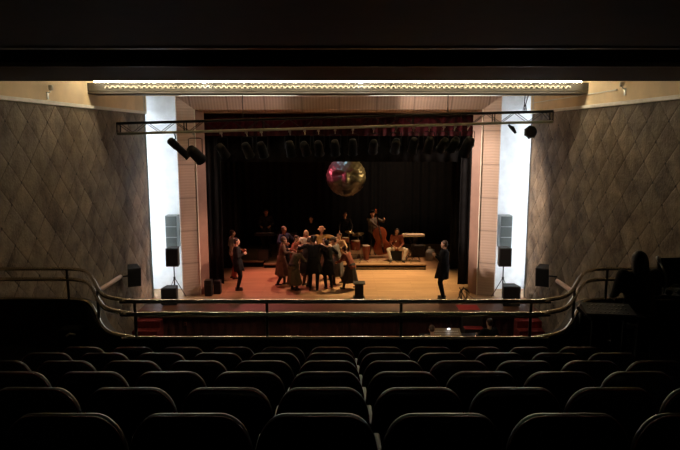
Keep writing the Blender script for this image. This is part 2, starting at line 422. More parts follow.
# ------------------------------------------------------------------ stage
struct('stage_floor', G().box(-6.2, 6.2, 17.1, 27.2, .75, 1.0), BOARDS)
struct('stage_apron', G().box(-HX, HX, 16.40, 17.1, .75, .985), STAGEB)
struct('trim_10', G().box(-HX, HX, 16.33, 16.42, .86, .99), mat('dark_edge_board', (.12, .05, .035), .5))
g = G()
n = 160
vs = []; fs = []
for i in range(n+1):
    x = -HX+2*HX*i/n; y = 16.44+.02*math.sin(i*1.9)
    vs += [(x, y, 0), (x, y, .86)]
for i in range(n): fs.append((2*i, 2*i+2, 2*i+3, 2*i+1))
g.add(vs, fs); struct('stage_front', g, STAGEF)
struct('stage_back_wall', G().box(-6.2, 6.2, 27.0, 27.2, 1, 8), BLACKC)
struct('stage_ceiling', G().box(-6.2, 6.2, 18.4, 27.2, 7.9, 8.0), BLACKC)
for s_, side in ((-1, 'left'), (1, 'right')):
    a, b = sorted((s_*6.1, s_*6.2)); struct('stage_wall_'+side, G().box(a, b, 18.4, 27.0, 1, 8), BLACKC)
def drape(name, x0, x1, y, z0, z1, m, label, fold=.22, amp=.06, rows=5, group=None):
    g = G(); n = max(8, int((x1-x0)/fold*8)); rd = random.Random(int(x0*97+y*13+z0*7))
    ph = rd.random()*6; vs = []; fs = []
    for j in range(rows+1):
        for i in range(n+1):
            x = x0+(x1-x0)*i/n; t = (x-x0)/fold*2*math.pi+ph
            k = amp*(.6+.4*math.sin(x*3.1+ph)); yy = y+k*math.sin(t+.5*math.sin(x*2.3+j*.15))
            vs.append((x, yy, z1+(z0-z1)*j/rows))
    W = n+1
    for j in range(rows):
        for i in range(n): fs.append((j*W+i, (j+1)*W+i, (j+1)*W+i+1, j*W+i+1))
    g.add(vs, fs); o = g.build(name, m, smooth=True)
    md = o.modifiers.new('thick', 'SOLIDIFY'); md.thickness = .012
    return tag(o, label, 'curtain', group)
drape('backdrop_curtain', -6, 6, 26.6, 1.0, 7.92, mat('backdrop_velvet', (.035, .032, .030), .95, spec=.1), 'black pleated backdrop curtain across the whole rear of the stage', .35, .09)
drape('valance_curtain', -4.6, 4.6, 18.62, 5.86, 7.92, MAROON, 'short maroon pleated valance across the top of the stage opening', .26, .05)
drape('border_curtain', -5.2, 5.2, 19.3, 5.04, 7.92, BLACKC, 'black border curtain hanging behind the maroon valance', .4, .05)
drape('leg_curtain', -5.2, -3.72, 18.95, 1.12, 7.92, BLACKC, 'black leg curtain at the left edge of the stage', .2, .05)
drape('leg_curtain', -5.2, -3.62, 21.6, 1.03, 7.92, BLACKC, 'black leg curtain upstage left, behind the dark-suited man', .2, .05)
drape('leg_curtain', 3.85, 5.2, 18.95, 1.10, 7.92, BLACKC, 'black leg curtain at the right edge of the stage', .2, .05)
drape('leg_curtain', 4.05, 5.4, 21.6, 1.02, 7.92, BLACKC, 'black leg curtain upstage right, behind the white jug', .2, .05)

# risers
t = thing('platform', (-2.95, 21.9, 1.0), 'low stage riser on the left with reddish board top under the keyboard player', 'platform')
g = G(); g.box(-.72, .12, 0, 3.4, .18, .22); g.build('platform_top', BOARDS, t)
g = G(); g.box(-.70, .10, .03, 3.38, 0, .18); g.build('platform_skirt', BLACKC, t)
t = thing('platform', (-2.4, 21.75, 1.0), 'lower riser step beside the left riser, partly behind the crowd', 'platform')
g = G(); g.box(-.40, .9, 0, 3.4, .10, .14); g.build('platform_top', BOARDS, t)
g = G(); g.box(-.38, .88, .03, 3.38, 0, .10); g.build('platform_skirt', BLACKC, t)
t = thing('platform', (1.85, 21.45, 1.0), 'wide low riser on the right carrying the drums and double bass', 'platform')
g = G(); g.box(-2.6, 1.35, 0, 4.0, .16, .20); g.build('platform_top', BOARDS, t)
g = G(); g.box(-2.58, 1.33, .03, 3.98, 0, .16); g.build('platform_skirt', BLACKC, t)
g = G(); g.box(-2.58, 1.33, .012, .03, .05, .075); g.build('edge_strip', TAN, t)
def rug_mat():
    m = mat('patterned_rug', (.25, .10, .07), .95); nt = m.node_tree; b = nt.nodes['Principled BSDF']
    tc = nt.nodes.new('ShaderNodeTexCoord'); vo = nt.nodes.new('ShaderNodeTexVoronoi'); vo.inputs['Scale'].default_value = 7
    nt.links.new(tc.outputs['Object'], vo.inputs[0])
    nt.links.new(mixc(nt, M(nt, 'GREATER_THAN', vo.outputs[0], .38), (.26, .10, .06), (.36, .24, .13)), b.inputs['Base Color']); return m
tag(G().box(.35, 2.0, 21.7, 22.9, 1.20, 1.212).build('rug', rug_mat()), 'patterned brown rug on the right riser beneath the drums', 'rug')

# stage access stairs
def stairs(x0, x1, ytop, ztop, n, label, tread=.28, riser=REDC):
    t = thing('stage_steps', ((x0+x1)/2, ytop-n*tread/2, 0), label, 'stairs')
    w2 = (x1-x0)/2; L = n*tread
    for k in range(n):
        h = ztop*(k+1)/(n+1); y0 = -L/2+k*tread
        g = G(); g.box(-w2, w2, y0, y0+tread, 0, h-.012); g.build('step', riser, t)
        g = G(); g.box(-w2+.01, w2-.01, y0-.01, y0+tread, h-.012, h); g.build('tread_carpet', REDC, t)
    return t
stairs(-5.64, -4.95, 16.32, .99, 4, 'red-carpeted steps up to the stage along the left wall')
stairs(4.95, 5.64, 16.32, .99, 4, 'red-carpeted steps up to the stage along the right wall')
stairs(3.45, 3.98, 16.32, 1.313, 3, 'short red-topped steps at the right of the stage front, behind the mixing desk', riser=PARAP)
tag(G().box(3.42, 4.02, 16.45, 16.95, .985, .995).build('stage_mat', mat('bright_red_mat', (.40, .03, .025), .9)), 'small red mat lying on the stage edge above the short steps', 'mat')

# black stacked boxes by left curtain
for x, z, h, lab in ((-4.0, 1, .5, 'black box at the foot of the left leg curtain, nearest the wall'), (-3.78, 1, .42, 'smaller black box at the foot of the left leg curtain, nearest the stage')):
    t = thing('black_case', (x, 17.95 if h == .5 else 18.2, z), lab, 'case')
    g = G(); g.box(-.11, .11, -.12, .12, 0, h); g.build('case_body', BLK, t, bevel=.015)
    g = G(); g.box(-.113, .113, -.123, .123, h*.7, h*.7+.02); g.build('case_trim', SPKB, t)
# black podium
t = thing('small_podium', (.62, 17.72, 1.0), 'small black podium standing at the front of the stage, right of the crowd', 'podium')
g = G(); g.box(-.13, .13, -.12, .12, .02, .44); g.build('podium_body', BLK, t, bevel=.01)
g = G(); g.box(-.18, .18, -.17, .17, .44, .48); g.build('podium_top', SPKB, t, bevel=.008)
g = G(); g.box(-.17, .17, -.16, .16, 0, .02); g.build('podium_base', BLK, t)

# ------------------------------------------------------------------ loudspeakers
def speaker(loc, wd, h, d, label, rz=0, shell=SPKB, grille=GRILL, tilt=0):
    t = thing('loudspeaker', loc, label, 'speaker', rz=rz); t.rotation_euler = (tilt, 0, rz)
    g = G(); w2 = wd/2
    g.add([(-w2, -d/2, 0), (w2, -d/2, 0), (w2*.72, d/2, 0), (-w2*.72, d/2, 0), (-w2, -d/2, h), (w2, -d/2, h), (w2*.72, d/2, h), (-w2*.72, d/2, h)],
          [(0, 3, 2, 1), (4, 5, 6, 7), (0, 1, 5, 4), (1, 2, 6, 5), (2, 3, 7, 6), (3, 0, 4, 7)])
    g.build('cabinet', shell, t, bevel=.015)
    g = G(); g.box(-w2*.9, w2*.9, -d/2-.012, -d/2, .02, h-.02); g.build('grille', grille, t, bevel=.005)
    return t
for s_, side in ((-1, 'left'), (1, 'right')):
    x = s_*4.955
    # stand
    t = thing('speaker_stand', (x, 17.65, 1.0), 'black tripod speaker stand in front of the %s white niche' % side, 'stand')
    g = G(); g.tube([(0, 0, .12), (0, 0, 1.01)], .018, 8); g.build('pole', BLK, t)
    g = G(); g.tube([(0, 0, .58), (0, 0, .66)], .034, 8); g.build('collar', BLK, t)
    for k in range(3):
        a = 2*math.pi*k/3+.5; g = G(); g.tube([(.02*math.cos(a), .02*math.sin(a), .6), (.34*math.cos(a), .22*math.sin(a)+.02, .012)], .011, 6); g.build('leg', BLK, t)
    speaker((x, 17.65, 2.01), .38, .56, .36, 'black loudspeaker on the tripod stand in the %s niche' % side)
    t = thing('loudspeaker', (s_*5.20, 18.55, 2.40), 'tall glare-grey column loudspeaker on the %s niche wall above the stand speaker' % side, 'speaker')
    g = G(); g.box(-.185, .185, -.16, .17, 0, 1.02); g.build('cabinet', GREYD, t, bevel=.012)
    for k in range(3):
        g = G(); g.box(-.17, .17, -.175, -.16, .02+k*.335, .02+k*.335+.31); o = g.build('grille', GREYG, t, bevel=.006)
speaker((-4.93, 17.1, 1.0), .46, .50, .42, 'black floor loudspeaker at the foot of the left niche')
speaker((5.0, 17.0, 1.0), .50, .58, .42, 'black floor loudspeaker with handle recess at the foot of the right niche')
# wall speakers
for s_, side in ((-1, 'left'), (1, 'right')):
    t = speaker((s_*5.36, 15.3, 2.03), .34, .52, .32, 'black loudspeaker angled out from the %s quilted wall' % side, rz=s_*R(-28), tilt=R(12))
    g = G(); g.tube([(-s_*-.1, 0, .26), (s_*.35, -.0, .26)], .02, 6); g.build('wall_bracket', BLK, t)
# wall handrails
for s_, y0, y1, z, lab in ((-1, 13.75, 15.05, 2.30, 'short pinkish handrail on the left quilted wall'), (1, 14.05, 14.95, 2.21, 'short pale handrail on the right quilted wall')):
    t = thing('wall_handrail', (s_*5.60, (y0+y1)/2, z), lab, 'handrail'); L = (y1-y0)/2
    g = G(); g.tube([(0, -L, 0), (0, L, 0)], .055, 8); g.build('rail', mat('pale_wood_rail', (.85, .62, .52), .4), t, True)
    for k in (-.7, .7):
        g = G(); g.tube([(0, L*k, -.03), (s_*.06, L*k, -.06)], .012, 6); g.build('bracket', STEEL, t)

# ------------------------------------------------------------------ truss and lamps
def tz(x): return 5.93+.0275*(x+5.6)       # the truss hangs a little higher on its right
t = thing('lighting_truss', (0, 15.5, 6.1), 'long aluminium lighting truss hung across the hall in front of the stage', 'truss')
def TP(x, y, dz): return (x, y, tz(x)+dz-6.1)
for y in (-.12, .12):
    for dz in (0, .26):
        g = G(); g.tube([TP(-5.6, y, dz), TP(5.42, y, dz)], .032, 8); g.build('chord', ALU if dz == 0 else BLK, t, True)  # light put into colour: lower chords pale as lit, upper ones black as shaded
g = G(); x = -5.6; k = 0
while x < 5.3:
    x2 = min(x+.36, 5.42)
    for y in (-.12, .12):
        g.tube([TP(x, y, 0 if k % 2 else .26), TP(x2, y, .26 if k % 2 else 0)], .009, 5)
    g.tube([TP(x, -.12, 0), TP(x2, .12, 0)], .009, 5); x = x2; k += 1
g.build('lacing', BLK, t)
for x in (-5.6, -3.9, -1.9, 0, 1.9, 3.95, 5.42):
    g = G(); g.tube([TP(x, -.12, 0), TP(x, .12, 0), TP(x, .12, .26), TP(x, -.12, .26), TP(x, -.12, 0)], .016, 6); g.build('end_frame', BLK, t)
for x, x2, lab in ((-2.42, -2.42, 'thin black cable holding the lighting truss near its left'), (2.78, 2.78, 'thin black cable holding the lighting truss right of the middle'),
               (4.72, 4.75, 'thin black cable holding the right end of the truss, the more upright one'), (4.75, 5.0, 'thin slanting cable holding the right end of the truss')):
    g = G(); g.tube([(x, 15.5, tz(x)+.45), (x2, 15.5, 7.62)], .012, 6)
    for y_ in (-.12, .12): g.tube([(x, 15.5, tz(x)+.46), (x, 15.5+y_, tz(x)+.26)], .01, 5)
    tag(g.build('truss_cable', BLK), lab, 'cable')
par0 = None
def parcan(x, label, pitch=50, yaw=0, size=1, group='black stage lamps under the lighting truss'):
    """lamp under the truss, shining at the stage: clamp, yoke, barrel, lens"""
    t = thing('stage_lamp', (x, 15.5, tz(x)-.023), label, 'stage light', group)
    s = size
    g = G(); g.box(-.03, .03, -.15, -.09, -.06, .02); g.tube([(0, -.12, -.05), (0, 0, -.10), (0, 0, -.14)], .012, 6); g.build('clamp', STEEL, t)
    g = G(); w_ = .14*s; hc = -.20-.28*s
    g.tube([(-w_, 0, hc), (-w_, 0, -.16), (-w_*.6, 0, -.14), (w_*.6, 0, -.14), (w_, 0, -.16), (w_, 0, hc)], .011, 6); g.build('yoke', BLK, t)
    m = Matrix.Translation((0, 0, hc)) @ Matrix.Rotation(R(yaw), 4, 'Z') @ Matrix.Rotation(R(-pitch), 4, 'X') @ Matrix.Rotation(R(-90), 4, 'X')
    # after this the barrel axis +z points to +y, tipped down
    g = G(); g.lathe([(.05*s, -.22*s), (.09*s, -.20*s), (.115*s, -.08*s), (.12*s, .20*s), (.13*s, .21*s), (.105*s, .20*s)], n=14, mtx=m.to_3x3().to_4x4(), c=(0, 0, hc), cap=True); g.build('barrel', BLK, t, True)
    g = G(); g.lathe([(.001, .19*s), (.103*s, .19*s)], n=14, mtx=m.to_3x3().to_4x4(), c=(0, 0, hc), cap=False); g.build('lens', LENS, t)
    return t
xs = [-3.66, -2.97, -2.33, -1.95, -1.23, -.85, -.5, -.08, .37, .9, 1.47, 1.92, 2.32, 2.68, 2.96, 3.30]
ords = ['first', 'second', 'third', 'fourth', 'fifth', 'sixth', 'seventh', 'eighth', 'ninth', 'tenth', 'eleventh', 'twelfth', 'thirteenth', 'fourteenth', 'fifteenth', 'sixteenth']
for i, x in enumerate(xs):
    if i < 8: lab = 'black stage lamp in the row under the truss, %s from the left curtain edge' % ords[i]
    else: lab = 'black stage lamp in the row under the truss, %s from the right curtain edge' % ords[15-i]
    parcan(x, lab, 35+(i*37 % 30), (i*53 % 50)-25, 1.25 if i in (0, 15) else 1.0)
# big profile spot silhouetted at left, round fan lamp at right
t = thing('profile_spotlight', (-4.16, 15.5, tz(-4.16)-.02), 'long black profile spotlight tilted down against the left white niche', 'stage light')
g = G(); g.tube([(0, -.12, 0), (0, 0, -.1), (0, 0, -.16)], .016, 6); g.build('clamp', BLK, t)
g = G(); p0 = V((-.17, -.02, -.16)); p1 = V((.26, .22, -.62)); d_ = p1-p0
g.tube([p0, p0+d_*.06, p0+d_*.4, p0+d_*.42, p0+d_*.95, p1], .1, 14, rs=[.06, .10, .105, .09, .09, .11]); g.build('barrel', BLK, t, True)
g = G(); g.tube([(-.02, -.14, -.36), (-.02, -.02, -.15), (.02, .14, -.3)], .012, 6); g.build('yoke', BLK, t)
t = thing('round_stage_lamp', (4.9, 15.5, tz(4.9)-.02), 'round black lamp hanging from the right end of the truss against the white niche', 'stage light')
g = G(); g.tube([(0, -.12, 0), (0, -.06, -.06), (0, 0, -.1)], .014, 6); g.build('clamp', BLK, t)
m = Matrix.Rotation(R(80), 4, 'X')
g = G(); g.lathe([(.06, -.10), (.13, -.08), (.155, 0), (.155, .08), (.13, .10)], (0, 0, -.23), 12, m); g.build('lamp_head', BLK, t)
for k in range(7):
    a = 2*math.pi*k/7; g = G(); g.ball((.14*math.cos(a), -.02, -.23+.14*math.sin(a)), (.035, .05, .035), 8, 6); g.build('rim_knob', BLK, t, True)
t = thing('small_stage_lamp', (4.33, 15.5, tz(4.33)-.02), 'small pointed black clip lamp on the truss before the right niche', 'stage light')
g = G(); g.tube([(0, -.12, 0), (0, -.05, -.05), (.06, -.02, -.09)], .012, 6); g.build('clamp', BLK, t)
g = G(); g.tube([(.0, 0, -.03), (.10, -.03, -.11), (.19, -.05, -.24)], 0, 8, rs=[.02, .055, .03]); g.build('lamp_head', BLK, t)

# ------------------------------------------------------------------ moon face
def sculpt_moon():
    g = G(); n, m = 96, 64; r = .68; vs = []; fs = []
    def bump(a, b, ca, cb, sa, sb): return math.exp(-((a-ca)/sa)**2-((b-cb)/sb)**2)
    for i in range(m+1):
        ph = -math.pi/2+math.pi*i/m
        for k in range(n):
            th = 2*math.pi*k/n
            d = V((math.cos(ph)*math.sin(th), -math.cos(ph)*math.cos(th), math.sin(ph)))
            x, z = d.x, d.z; dr = 0
            if d.y < 0:
                for s_ in (-1, 1):
                    dr += .050*math.exp(-((z-.33+.5*(abs(x)-.36)**2*2)/.045)**2)*math.exp(-((x-s_*.40)/.24)**4)   # brow
                    dr -= .085*bump(x, z, s_*.36, .12, .20, .12)
                    dr += .070*bump(x, z, s_*.36, .07, .11, .06)      # eyeball and lid
                    dr -= .016*bump(x, z, s_*.34, .08, .10, .012)
                    dr += .060*bump(x, z, s_*.52, -.16, .20, .16)      # cheek
                    dr -= .03*bump(x, z, s_*.22, -.30, .05, .14)
                dr += .12*bump(x, z, 0, -.06, .075, .15)+.05*bump(x, z, 0, -.16, .12, .06)+.05*bump(x, z, 0, .1, .05, .16)
                dr += .05*bump(x, z, 0, -.42, .22, .035)-.05*bump(x, z, 0, -.47, .24, .018)+.05*bump(x, z, 0, -.52, .17, .04)
                dr += .05*bump(x, z, 0, -.75, .2, .1)
            dr += .006*math.sin(23*x)*math.sin(19*z)
            v = d*(r+dr*2.6); vs.append((v.x, v.y*.62, v.z))
    for i in range(m):
        for k in range(n):
            a = i*n+k; b = i*n+(k+1) % n; fs.append((a, b, b+n, a+n))
    g.add(vs, fs); return g
t = thing('moon_face', (.245, 20.75, 4.46), 'big round sculpted moon face hanging over the stage in red, blue and gold light', 'stage prop')
sculpt_moon().build('face', mat('papier_mache', (.07, .064, .058), .28, noise=.25, nscale=5, bump=.4, bscale=25), t, True)
g = G(); g.tube([(0, 0, .66), (0, 0, 3.46)], .008, 6); g.build('hanging_wire', BLK, t)

# ================================================================== PEOPLE
def make_head():
    g = G()
    g.ball((0, -.012, .035), (.076, .092, .088), 20, 14); g.ball((0, .012, -.02), (.058, .066, .075), 16, 12)
    g.cap((-.022, .04, -.072), (.022, .04, -.072), .026, .026); g.cap((0, .055, -.08), (0, .06, -.075), .02, .02)
    g.cap((0, .078, .02), (0, .096, -.018), .009, .014); g.cap((-.012, .086, -.022), (.012, .086, -.022), .009, .009)
    g.cap((-.045, .066, .034), (.045, .066, .034), .012, .012)
    g.cap((-.018, .078, -.048), (.018, .078, -.048), .009, .009)
    for s_ in (-1, 1):
        g.cap((s_*.04, .055, -.01), (s_*.05, .035, -.02), .022, .02); g.cap((s_*.078, -.01, .02), (s_*.073, -.008, -.022), .014, .009)
    g.cap((0, -.02, -.14), (0, -.012, -.03), .054, .055)
    return remesh(g, .0085, 2)
HEAD = make_head()
def make_hand():
    """right hand, wrist at origin, fingers along -z, palm facing +y, thumb towards -x"""
    g = G(); g.cap((0, 0, 0), (0, 0, -.02), .026, .027)
    for i, x in enumerate((-.028, -.010, .009, .026)): g.cap((x*.7, 0, -.02), (x, .002, -.085), .015, .0125)
    for x, L in ((-.029, .068), (-.010, .077), (.010, .071), (.028, .055)):
        p = V((x, .003, -.088)); a = .35
        for seg, rr in ((.45, .0092), (.32, .0085), (.26, .0075)):
            q = p+V((x*.05, math.sin(a), -math.cos(a)))*L*seg; g.cap(p, q, rr, rr*.93, 8); p = q; a += .38
    p = V((-.022, .006, -.022)); 
    for dv, rr in ((V((-.026, .012, -.028)), .014), (V((-.014, .010, -.026)), .011), (V((-.004, .008, -.02)), .0095)):
        g.cap(p, p+dv, rr, rr*.9, 8); p = p+dv
    return remesh(g, .0045, 1)
HAND = make_hand()

def ik(a, c, l1, l2, pole):
    d = c-a; L = min(d.length, (l1+l2)*.999); t = d.normalized(); c2 = a+t*L
    x = (l1*l1-l2*l2+L*L)/(2*L); h = math.sqrt(max(l1*l1-x*x, 0))
    p = pole-t*pole.dot(t)
    p = p.normalized() if p.length > 1e-4 else V((1, 0, 0))
    return a+t*x+p*h, c2

def person(loc, rz, label, H=1.75, hip=None, lean=0, side=0, twist=0, head=(0, 0), hands=None, feet=None, kneep=None,
           top=BLACKW, bottom=BLACKW, skirt=None, hair=HBLK, hairstyle='short', hat=None, bulk=1.0, long_sleeve=True, elbowp=None, shoes=SHOE, skin=SKIN, coat=None):
    k = H/1.75
    hp = V(hip) if hip else V((0, 0, .93))
    rot = Euler((R(-lean), R(side), R(twist)), 'XYZ').to_matrix()
    def U(x, y, z): return hp+rot @ V((x, y, z))
    sh = [U(-.175*bulk, 0, .49), U(.175*bulk, 0, .49)]
    hands = hands or [(-.25, .08, .86), (.25, .08, .86)]; hw = [V(h) for h in hands]
    elbowp = elbowp or [(-.5, -.8, -.2), (.5, -.8, -.2)]
    feet = feet or [(-.11, 0, .075), (.11, 0, .075)]; ft = [V(f) for f in feet]
    kneep = kneep or [(-.1, 1, 0), (.1, 1, 0)]
    hj = [hp+V((-.09, 0, -.02)), hp+V((.09, 0, -.02))]
    el = []; wr = []; kn = []; an = []
    for i in range(2):
        e, w_ = ik(sh[i], hw[i], .285, .26, V(elbowp[i])); el.append(e); wr.append(w_)
        e, w_ = ik(hj[i], ft[i], .43, .43, V(kneep[i])); kn.append(e); an.append(w_)
    neck0 = U(0, -.005, .53); hrot = rot @ Euler((R(-head[0]), 0, R(head[1])), 'XYZ').to_matrix()
    hc = U(0, 0, .60)+hrot @ V((0, .01, .075))
    t = thing('person', loc, label, 'person', rz=rz); t.scale = (k, k, k)
    # body
    g = G()
    def torso(g, e):
        b = bulk
        for s_ in (-1, 1):
            g.cap(U(s_*.07*b, 0, -.02), U(s_*.06*b, .0, .18), .105*b+e, .085*b+e)
            g.cap(U(s_*.06*b, 0, .18), U(s_*.08*b, .01, .38), .085*b+e, .095*b+e)
        g.cap(U(-.13*b, 0, .46), U(.13*b, 0, .46), .065+e, .065+e); g.cap(U(0, .0, .15), U(0, .0, .42), .1*b+e, .1*b+e)
    def arm(g, i, e, end=1.0):
        g.cap(sh[i], el[i], .052*bulk+e, .040+e); g.cap(el[i], el[i]+(wr[i]-el[i])*end, .040+e, .027+e*.8)
    def leg(g, i, e, end=1.0):
        g.cap(hj[i], kn[i], .085*bulk+e, .056+e); g.cap(kn[i], kn[i]+(an[i]-kn[i])*end, .056+e, .038+e)
    torso(g, -.012)
    for i in range(2): arm(g, i, 0); leg(g, i, 0)
    g.cap(U(0, 0, .46), neck0+V((0, 0, .03)), .06, .05)
    for i in range(2):
        dirn = V((kneep[i][0]*.3, kneep[i][1], 0)).normalized() if V((kneep[i][0], kneep[i][1], 0)).length > .1 else V((0, 1, 0))
        g.cap(an[i]+V((0, 0, -.035)), an[i]+dirn*.12+V((0, 0, -.045)), .033, .027)
    base = remesh(g, .02, 3)
    B = G(); B.join(base, Matrix.Identity(4), 0)
    HM = Matrix.Translation(hc) @ hrot.to_4x4(); B.join(HEAD, HM, 0)
    for s_ in (-1, 1):
        for c_, r_, mi in (((s_*.031, .071, .018), .0115, 1), ((s_*.031, .0795, .018), .0055, 2)):
            B.mi = mi; B.ball(HM @ V(c_), r_, 8, 6)
    B.mi = 3; B.ball(HM @ V((0, .086, -.049)), (.02, .005, .006), 8, 5)
    for i in range(2):
        d = (wr[i]-el[i]).normalized(); z = -d; inw = V((1 if i == 0 else -1, .25, 0)); y = (inw-z*inw.dot(z)).normalized(); x = y.cross(z)
        mt = Matrix((x, y, z)).transposed().to_4x4()
        if i == 0: mt = mt @ Matrix.Scale(-1, 4, (1, 0, 0))
        B.join(HAND, Matrix.Translation(wr[i]-d*.01) @ mt, 0)
    B.build('body', [skin, EYEW, IRIS, LIPS], t, True)
    # clothes
    g = G(); torso(g, .012)
    for i in range(2): arm(g, i, .014, .93 if long_sleeve else .15)
    me = remesh(g, .02, 3); T_ = G(); T_.join(me, Matrix.Identity(4), 0); T_.build('coat' if coat else 'shirt', top, t, True)
    g = G()
    for i in range(2): leg(g, i, .014, .96)
    g.cap(hj[0]+V((.02, 0, .05)), hj[1]+V((-.02, 0, .05)), .108*bulk, .108*bulk)
    me = remesh(g, .02, 3); T_ = G(); T_.join(me, Matrix.Identity(4), 0); T_.build('trousers', bottom, t, True)
    if skirt:    # (material, hem z, hem radius, folds)
        ms, hz, hr, nf = skirt; g = G(); n = 48; rows = 8; vs = []; fs = []
        wst = U(0, 0, .12); mid = (kn[0]+kn[1])/2; hem = V((mid.x*.6+hp.x*.4, mid.y*.6+hp.y*.4, hz))
        for j in range(rows+1):
            f = j/rows; c = wst.lerp(hem, f); r_ = (.135*bulk+(hr-.135*bulk)*f**.8)
            for q in range(n):
                a = 2*math.pi*q/n; rr = r_*(1+.10*f*math.sin(nf*a+1.3)+.04*f*math.sin(nf*2.7*a))
                vs.append(c+V((rr*1.05*math.cos(a), rr*.88*math.sin(a), .015*math.sin(3*a)*f)))
        for j in range(rows):
            for q in range(n):
                a = j*n+q; b = j*n+(q+1) % n; fs.append((a, b, b+n, a+n))
        g.add(vs, fs); o = g.build('coat_tail' if coat else 'skirt', ms, t, True); md = o.modifiers.new('thick', 'SOLIDIFY'); md.thickness = .01
    # shoes
    for i in range(2):
        dirn = V((kneep[i][0]*.3, kneep[i][1], 0)).normalized() if V((kneep[i][0], kneep[i][1], 0)).length > .1 else V((0, 1, 0))
        g = G(); p = V((an[i].x, an[i].y, an[i].z-.037)); a = p-dirn*.05
        g.cap(a, p+dirn*.06, .036, .036, 10); g.cap(p+dirn*.06, p+dirn*.14+V((0, 0, -.008)), .038, .028, 10); g.cap(p, p+V((0, 0, .03)), .04, .04, 10)
        zf = an[i].z-.073
        g.v = [(x, y, max(z, zf)) for x, y, z in g.v]
        g.build('shoe', shoes, t, True)
    # hair
    g = G()
    if hairstyle != 'bald':
        g.ball((0, -.022, .05), (.083, .093, .086), 18, 12)
        if hairstyle == 'short': g.ball((0, -.045, .0), (.076, .07, .075), 16, 10)
        if hairstyle in ('long', 'bob'):
            g.ball((0, -.05, -.01), (.085, .065, .10), 16, 10)
            for s_ in (-1, 1): g.cap((s_*.07, -.01, .04), (s_*.085, -.01, -.10), .026, .024)
        if hairstyle == 'long':
            g.ball((0, -.03, .02), (.105, .095, .11), 16, 10)
            for s_ in (-.06, 0, .06): g.cap((s_, -.05, 0), (s_*1.5, -.075, -.30), .05, .03)
        if hairstyle == 'bun': g.ball((0, -.045, .0), (.076, .07, .075), 16, 10); g.ball((0, -.10, .09), .045, 10, 8)
        me = remesh(g, .012, 1)
        for v in me.vertices:   # keep the face clear
            if v.co.y > .052-.0*v.co.z and v.co.z < .085: v.co.y = .045
        T_ = G(); T_.join(me, HM, 0); T_.build('hair', hair, t, True)
    if hat:
        mh, kind = hat; g = G()
        if kind == 'brim': g.lathe([(.15, .085), (.15, .092), (.095, .098), (.09, .16), (.075, .185), (.01, .19)], n=20)
        else: g.lathe([(.092, .065), (.104, .085), (.102, .12), (.07, .15), (.01, .16)], n=18); g.box(-.06, .06, .05, .135, .072, .082)
        T_ = G(); T_.v = [tuple(HM @ V(v)) for v in g.v]; T_.f = g.f; T_.m = g.m
        T_.build('hat', mh, t, True)
    return t

def facing(x, y, tx, ty): return math.atan2(-(tx-x), ty-y)
CX_, CY_ = -.7, 19.5
def crowd(x, y, label, aim=None, **k):
    ax, ay = aim or (CX_, CY_)
    return person((x, y, 1.0), facing(x, y, ax, ay), label, **k)
fw = [(-.30, .34, 1.22), (.30, .34, 1.22)]      # hands forward on neighbours
wide = [(-.50, .18, 1.36), (.50, .18, 1.36)]
step_ = [(-.12, .14, .075), (.12, -.14, .10)]
crowd(-.80, 18.58, 'large black-coated person seen from behind at the front centre of the crowd, arms out', H=1.76, top=BLACKW, bottom=BLACKW, hands=wide, skirt=(BLACKW, .55, .25, 7), coat=True, bulk=1.12, lean=6, hat=(HBLK, 'flat'))
crowd(-1.90, 19.20, 'person in a long brown coat at the left edge of the crowd, hands forward', H=1.64, top=BROWNW, bottom=CHAR, skirt=(BROWNW, .38, .27, 8), coat=True, hands=fw, lean=10, hair=HBRN, feet=step_)
crowd(-1.42, 18.60, 'bowed short figure in a dark olive coat at the front left of the crowd', H=1.52, top=OLIVE, bottom=CHAR, skirt=(OLIVE, .22, .27, 9), coat=True, lean=32, hands=[(-.22, .52, .98), (.24, .50, 1.0)], hip=(0, -.1, .90), head=(10, 0), hair=HFAIR, hat=(WHITEW, 'flat'))
crowd(-1.08, 19.12, 'person in a charcoal coat just left of the black-coated one, bent forward', H=1.66, top=CHAR, bottom=BROWNW, skirt=(CHAR, .45, .25, 7), coat=True, lean=20, hands=fw, hair=HBRN, hip=(0, -.05, .92))
crowd(-1.90, 20.42, 'tall person in dark navy clothes at the back left of the crowd', H=1.80, top=NAVY, bottom=BLACKW, hands=fw, hair=HBRN)
crowd(-1.20, 20.62, 'fair-haired person in a white shirt at the back of the crowd', H=1.66, top=WHITEW, bottom=CHAR, hands=fw, lean=14, hair=HFAIR, hairstyle='bob')
crowd(-1.52, 19.78, 'person in rust clothes between the brown coat and the white shirt', H=1.6, top=RUST, bottom=CHAR, hands=fw, lean=10, hair=HBRN)
crowd(-.60, 20.80, 'person with mustard shirt and pale brimmed hat at the back of the crowd', H=1.70, top=MUST, bottom=CHAR, hands=wide, lean=8, hair=HFAIR, hat=(TAN, 'brim'))
crowd(-.40, 20.05, 'person in a white blouse right of the black-coated figure', H=1.50, top=WHITEW, bottom=CHAR, skirt=(BROWNW, .5, .25, 8), hands=fw, lean=18, hair=HBRN, hairstyle='bob')
crowd(.0, 19.28, 'person in a long grey coat and flat cap at the right of the crowd', H=1.62, top=GREYW, bottom=CHAR, skirt=(GREYW, .35, .28, 8), coat=True, hands=fw, lean=16, hair=HBRN, hat=(GREYW, 'flat'), feet=step_)
crowd(.06, 20.30, 'person in a tan shirt at the back right of the crowd', H=1.60, top=TAN, bottom=CHAR, hands=fw, lean=6, hair=HBRN)
crowd(.36, 18.68, 'bowed figure in a long dark skirt at the right edge of the crowd, stepping', H=1.50, top=RUST, bottom=CHAR, skirt=(CHAR, .30, .30, 9), lean=30, hands=[(-.20, .50, 1.0), (.22, .50, 1.0)], hip=(0, -.08, .90), hair=HBRN, hairstyle='bun', feet=[(-.14, .2, .075), (.14, -.2, .12)])
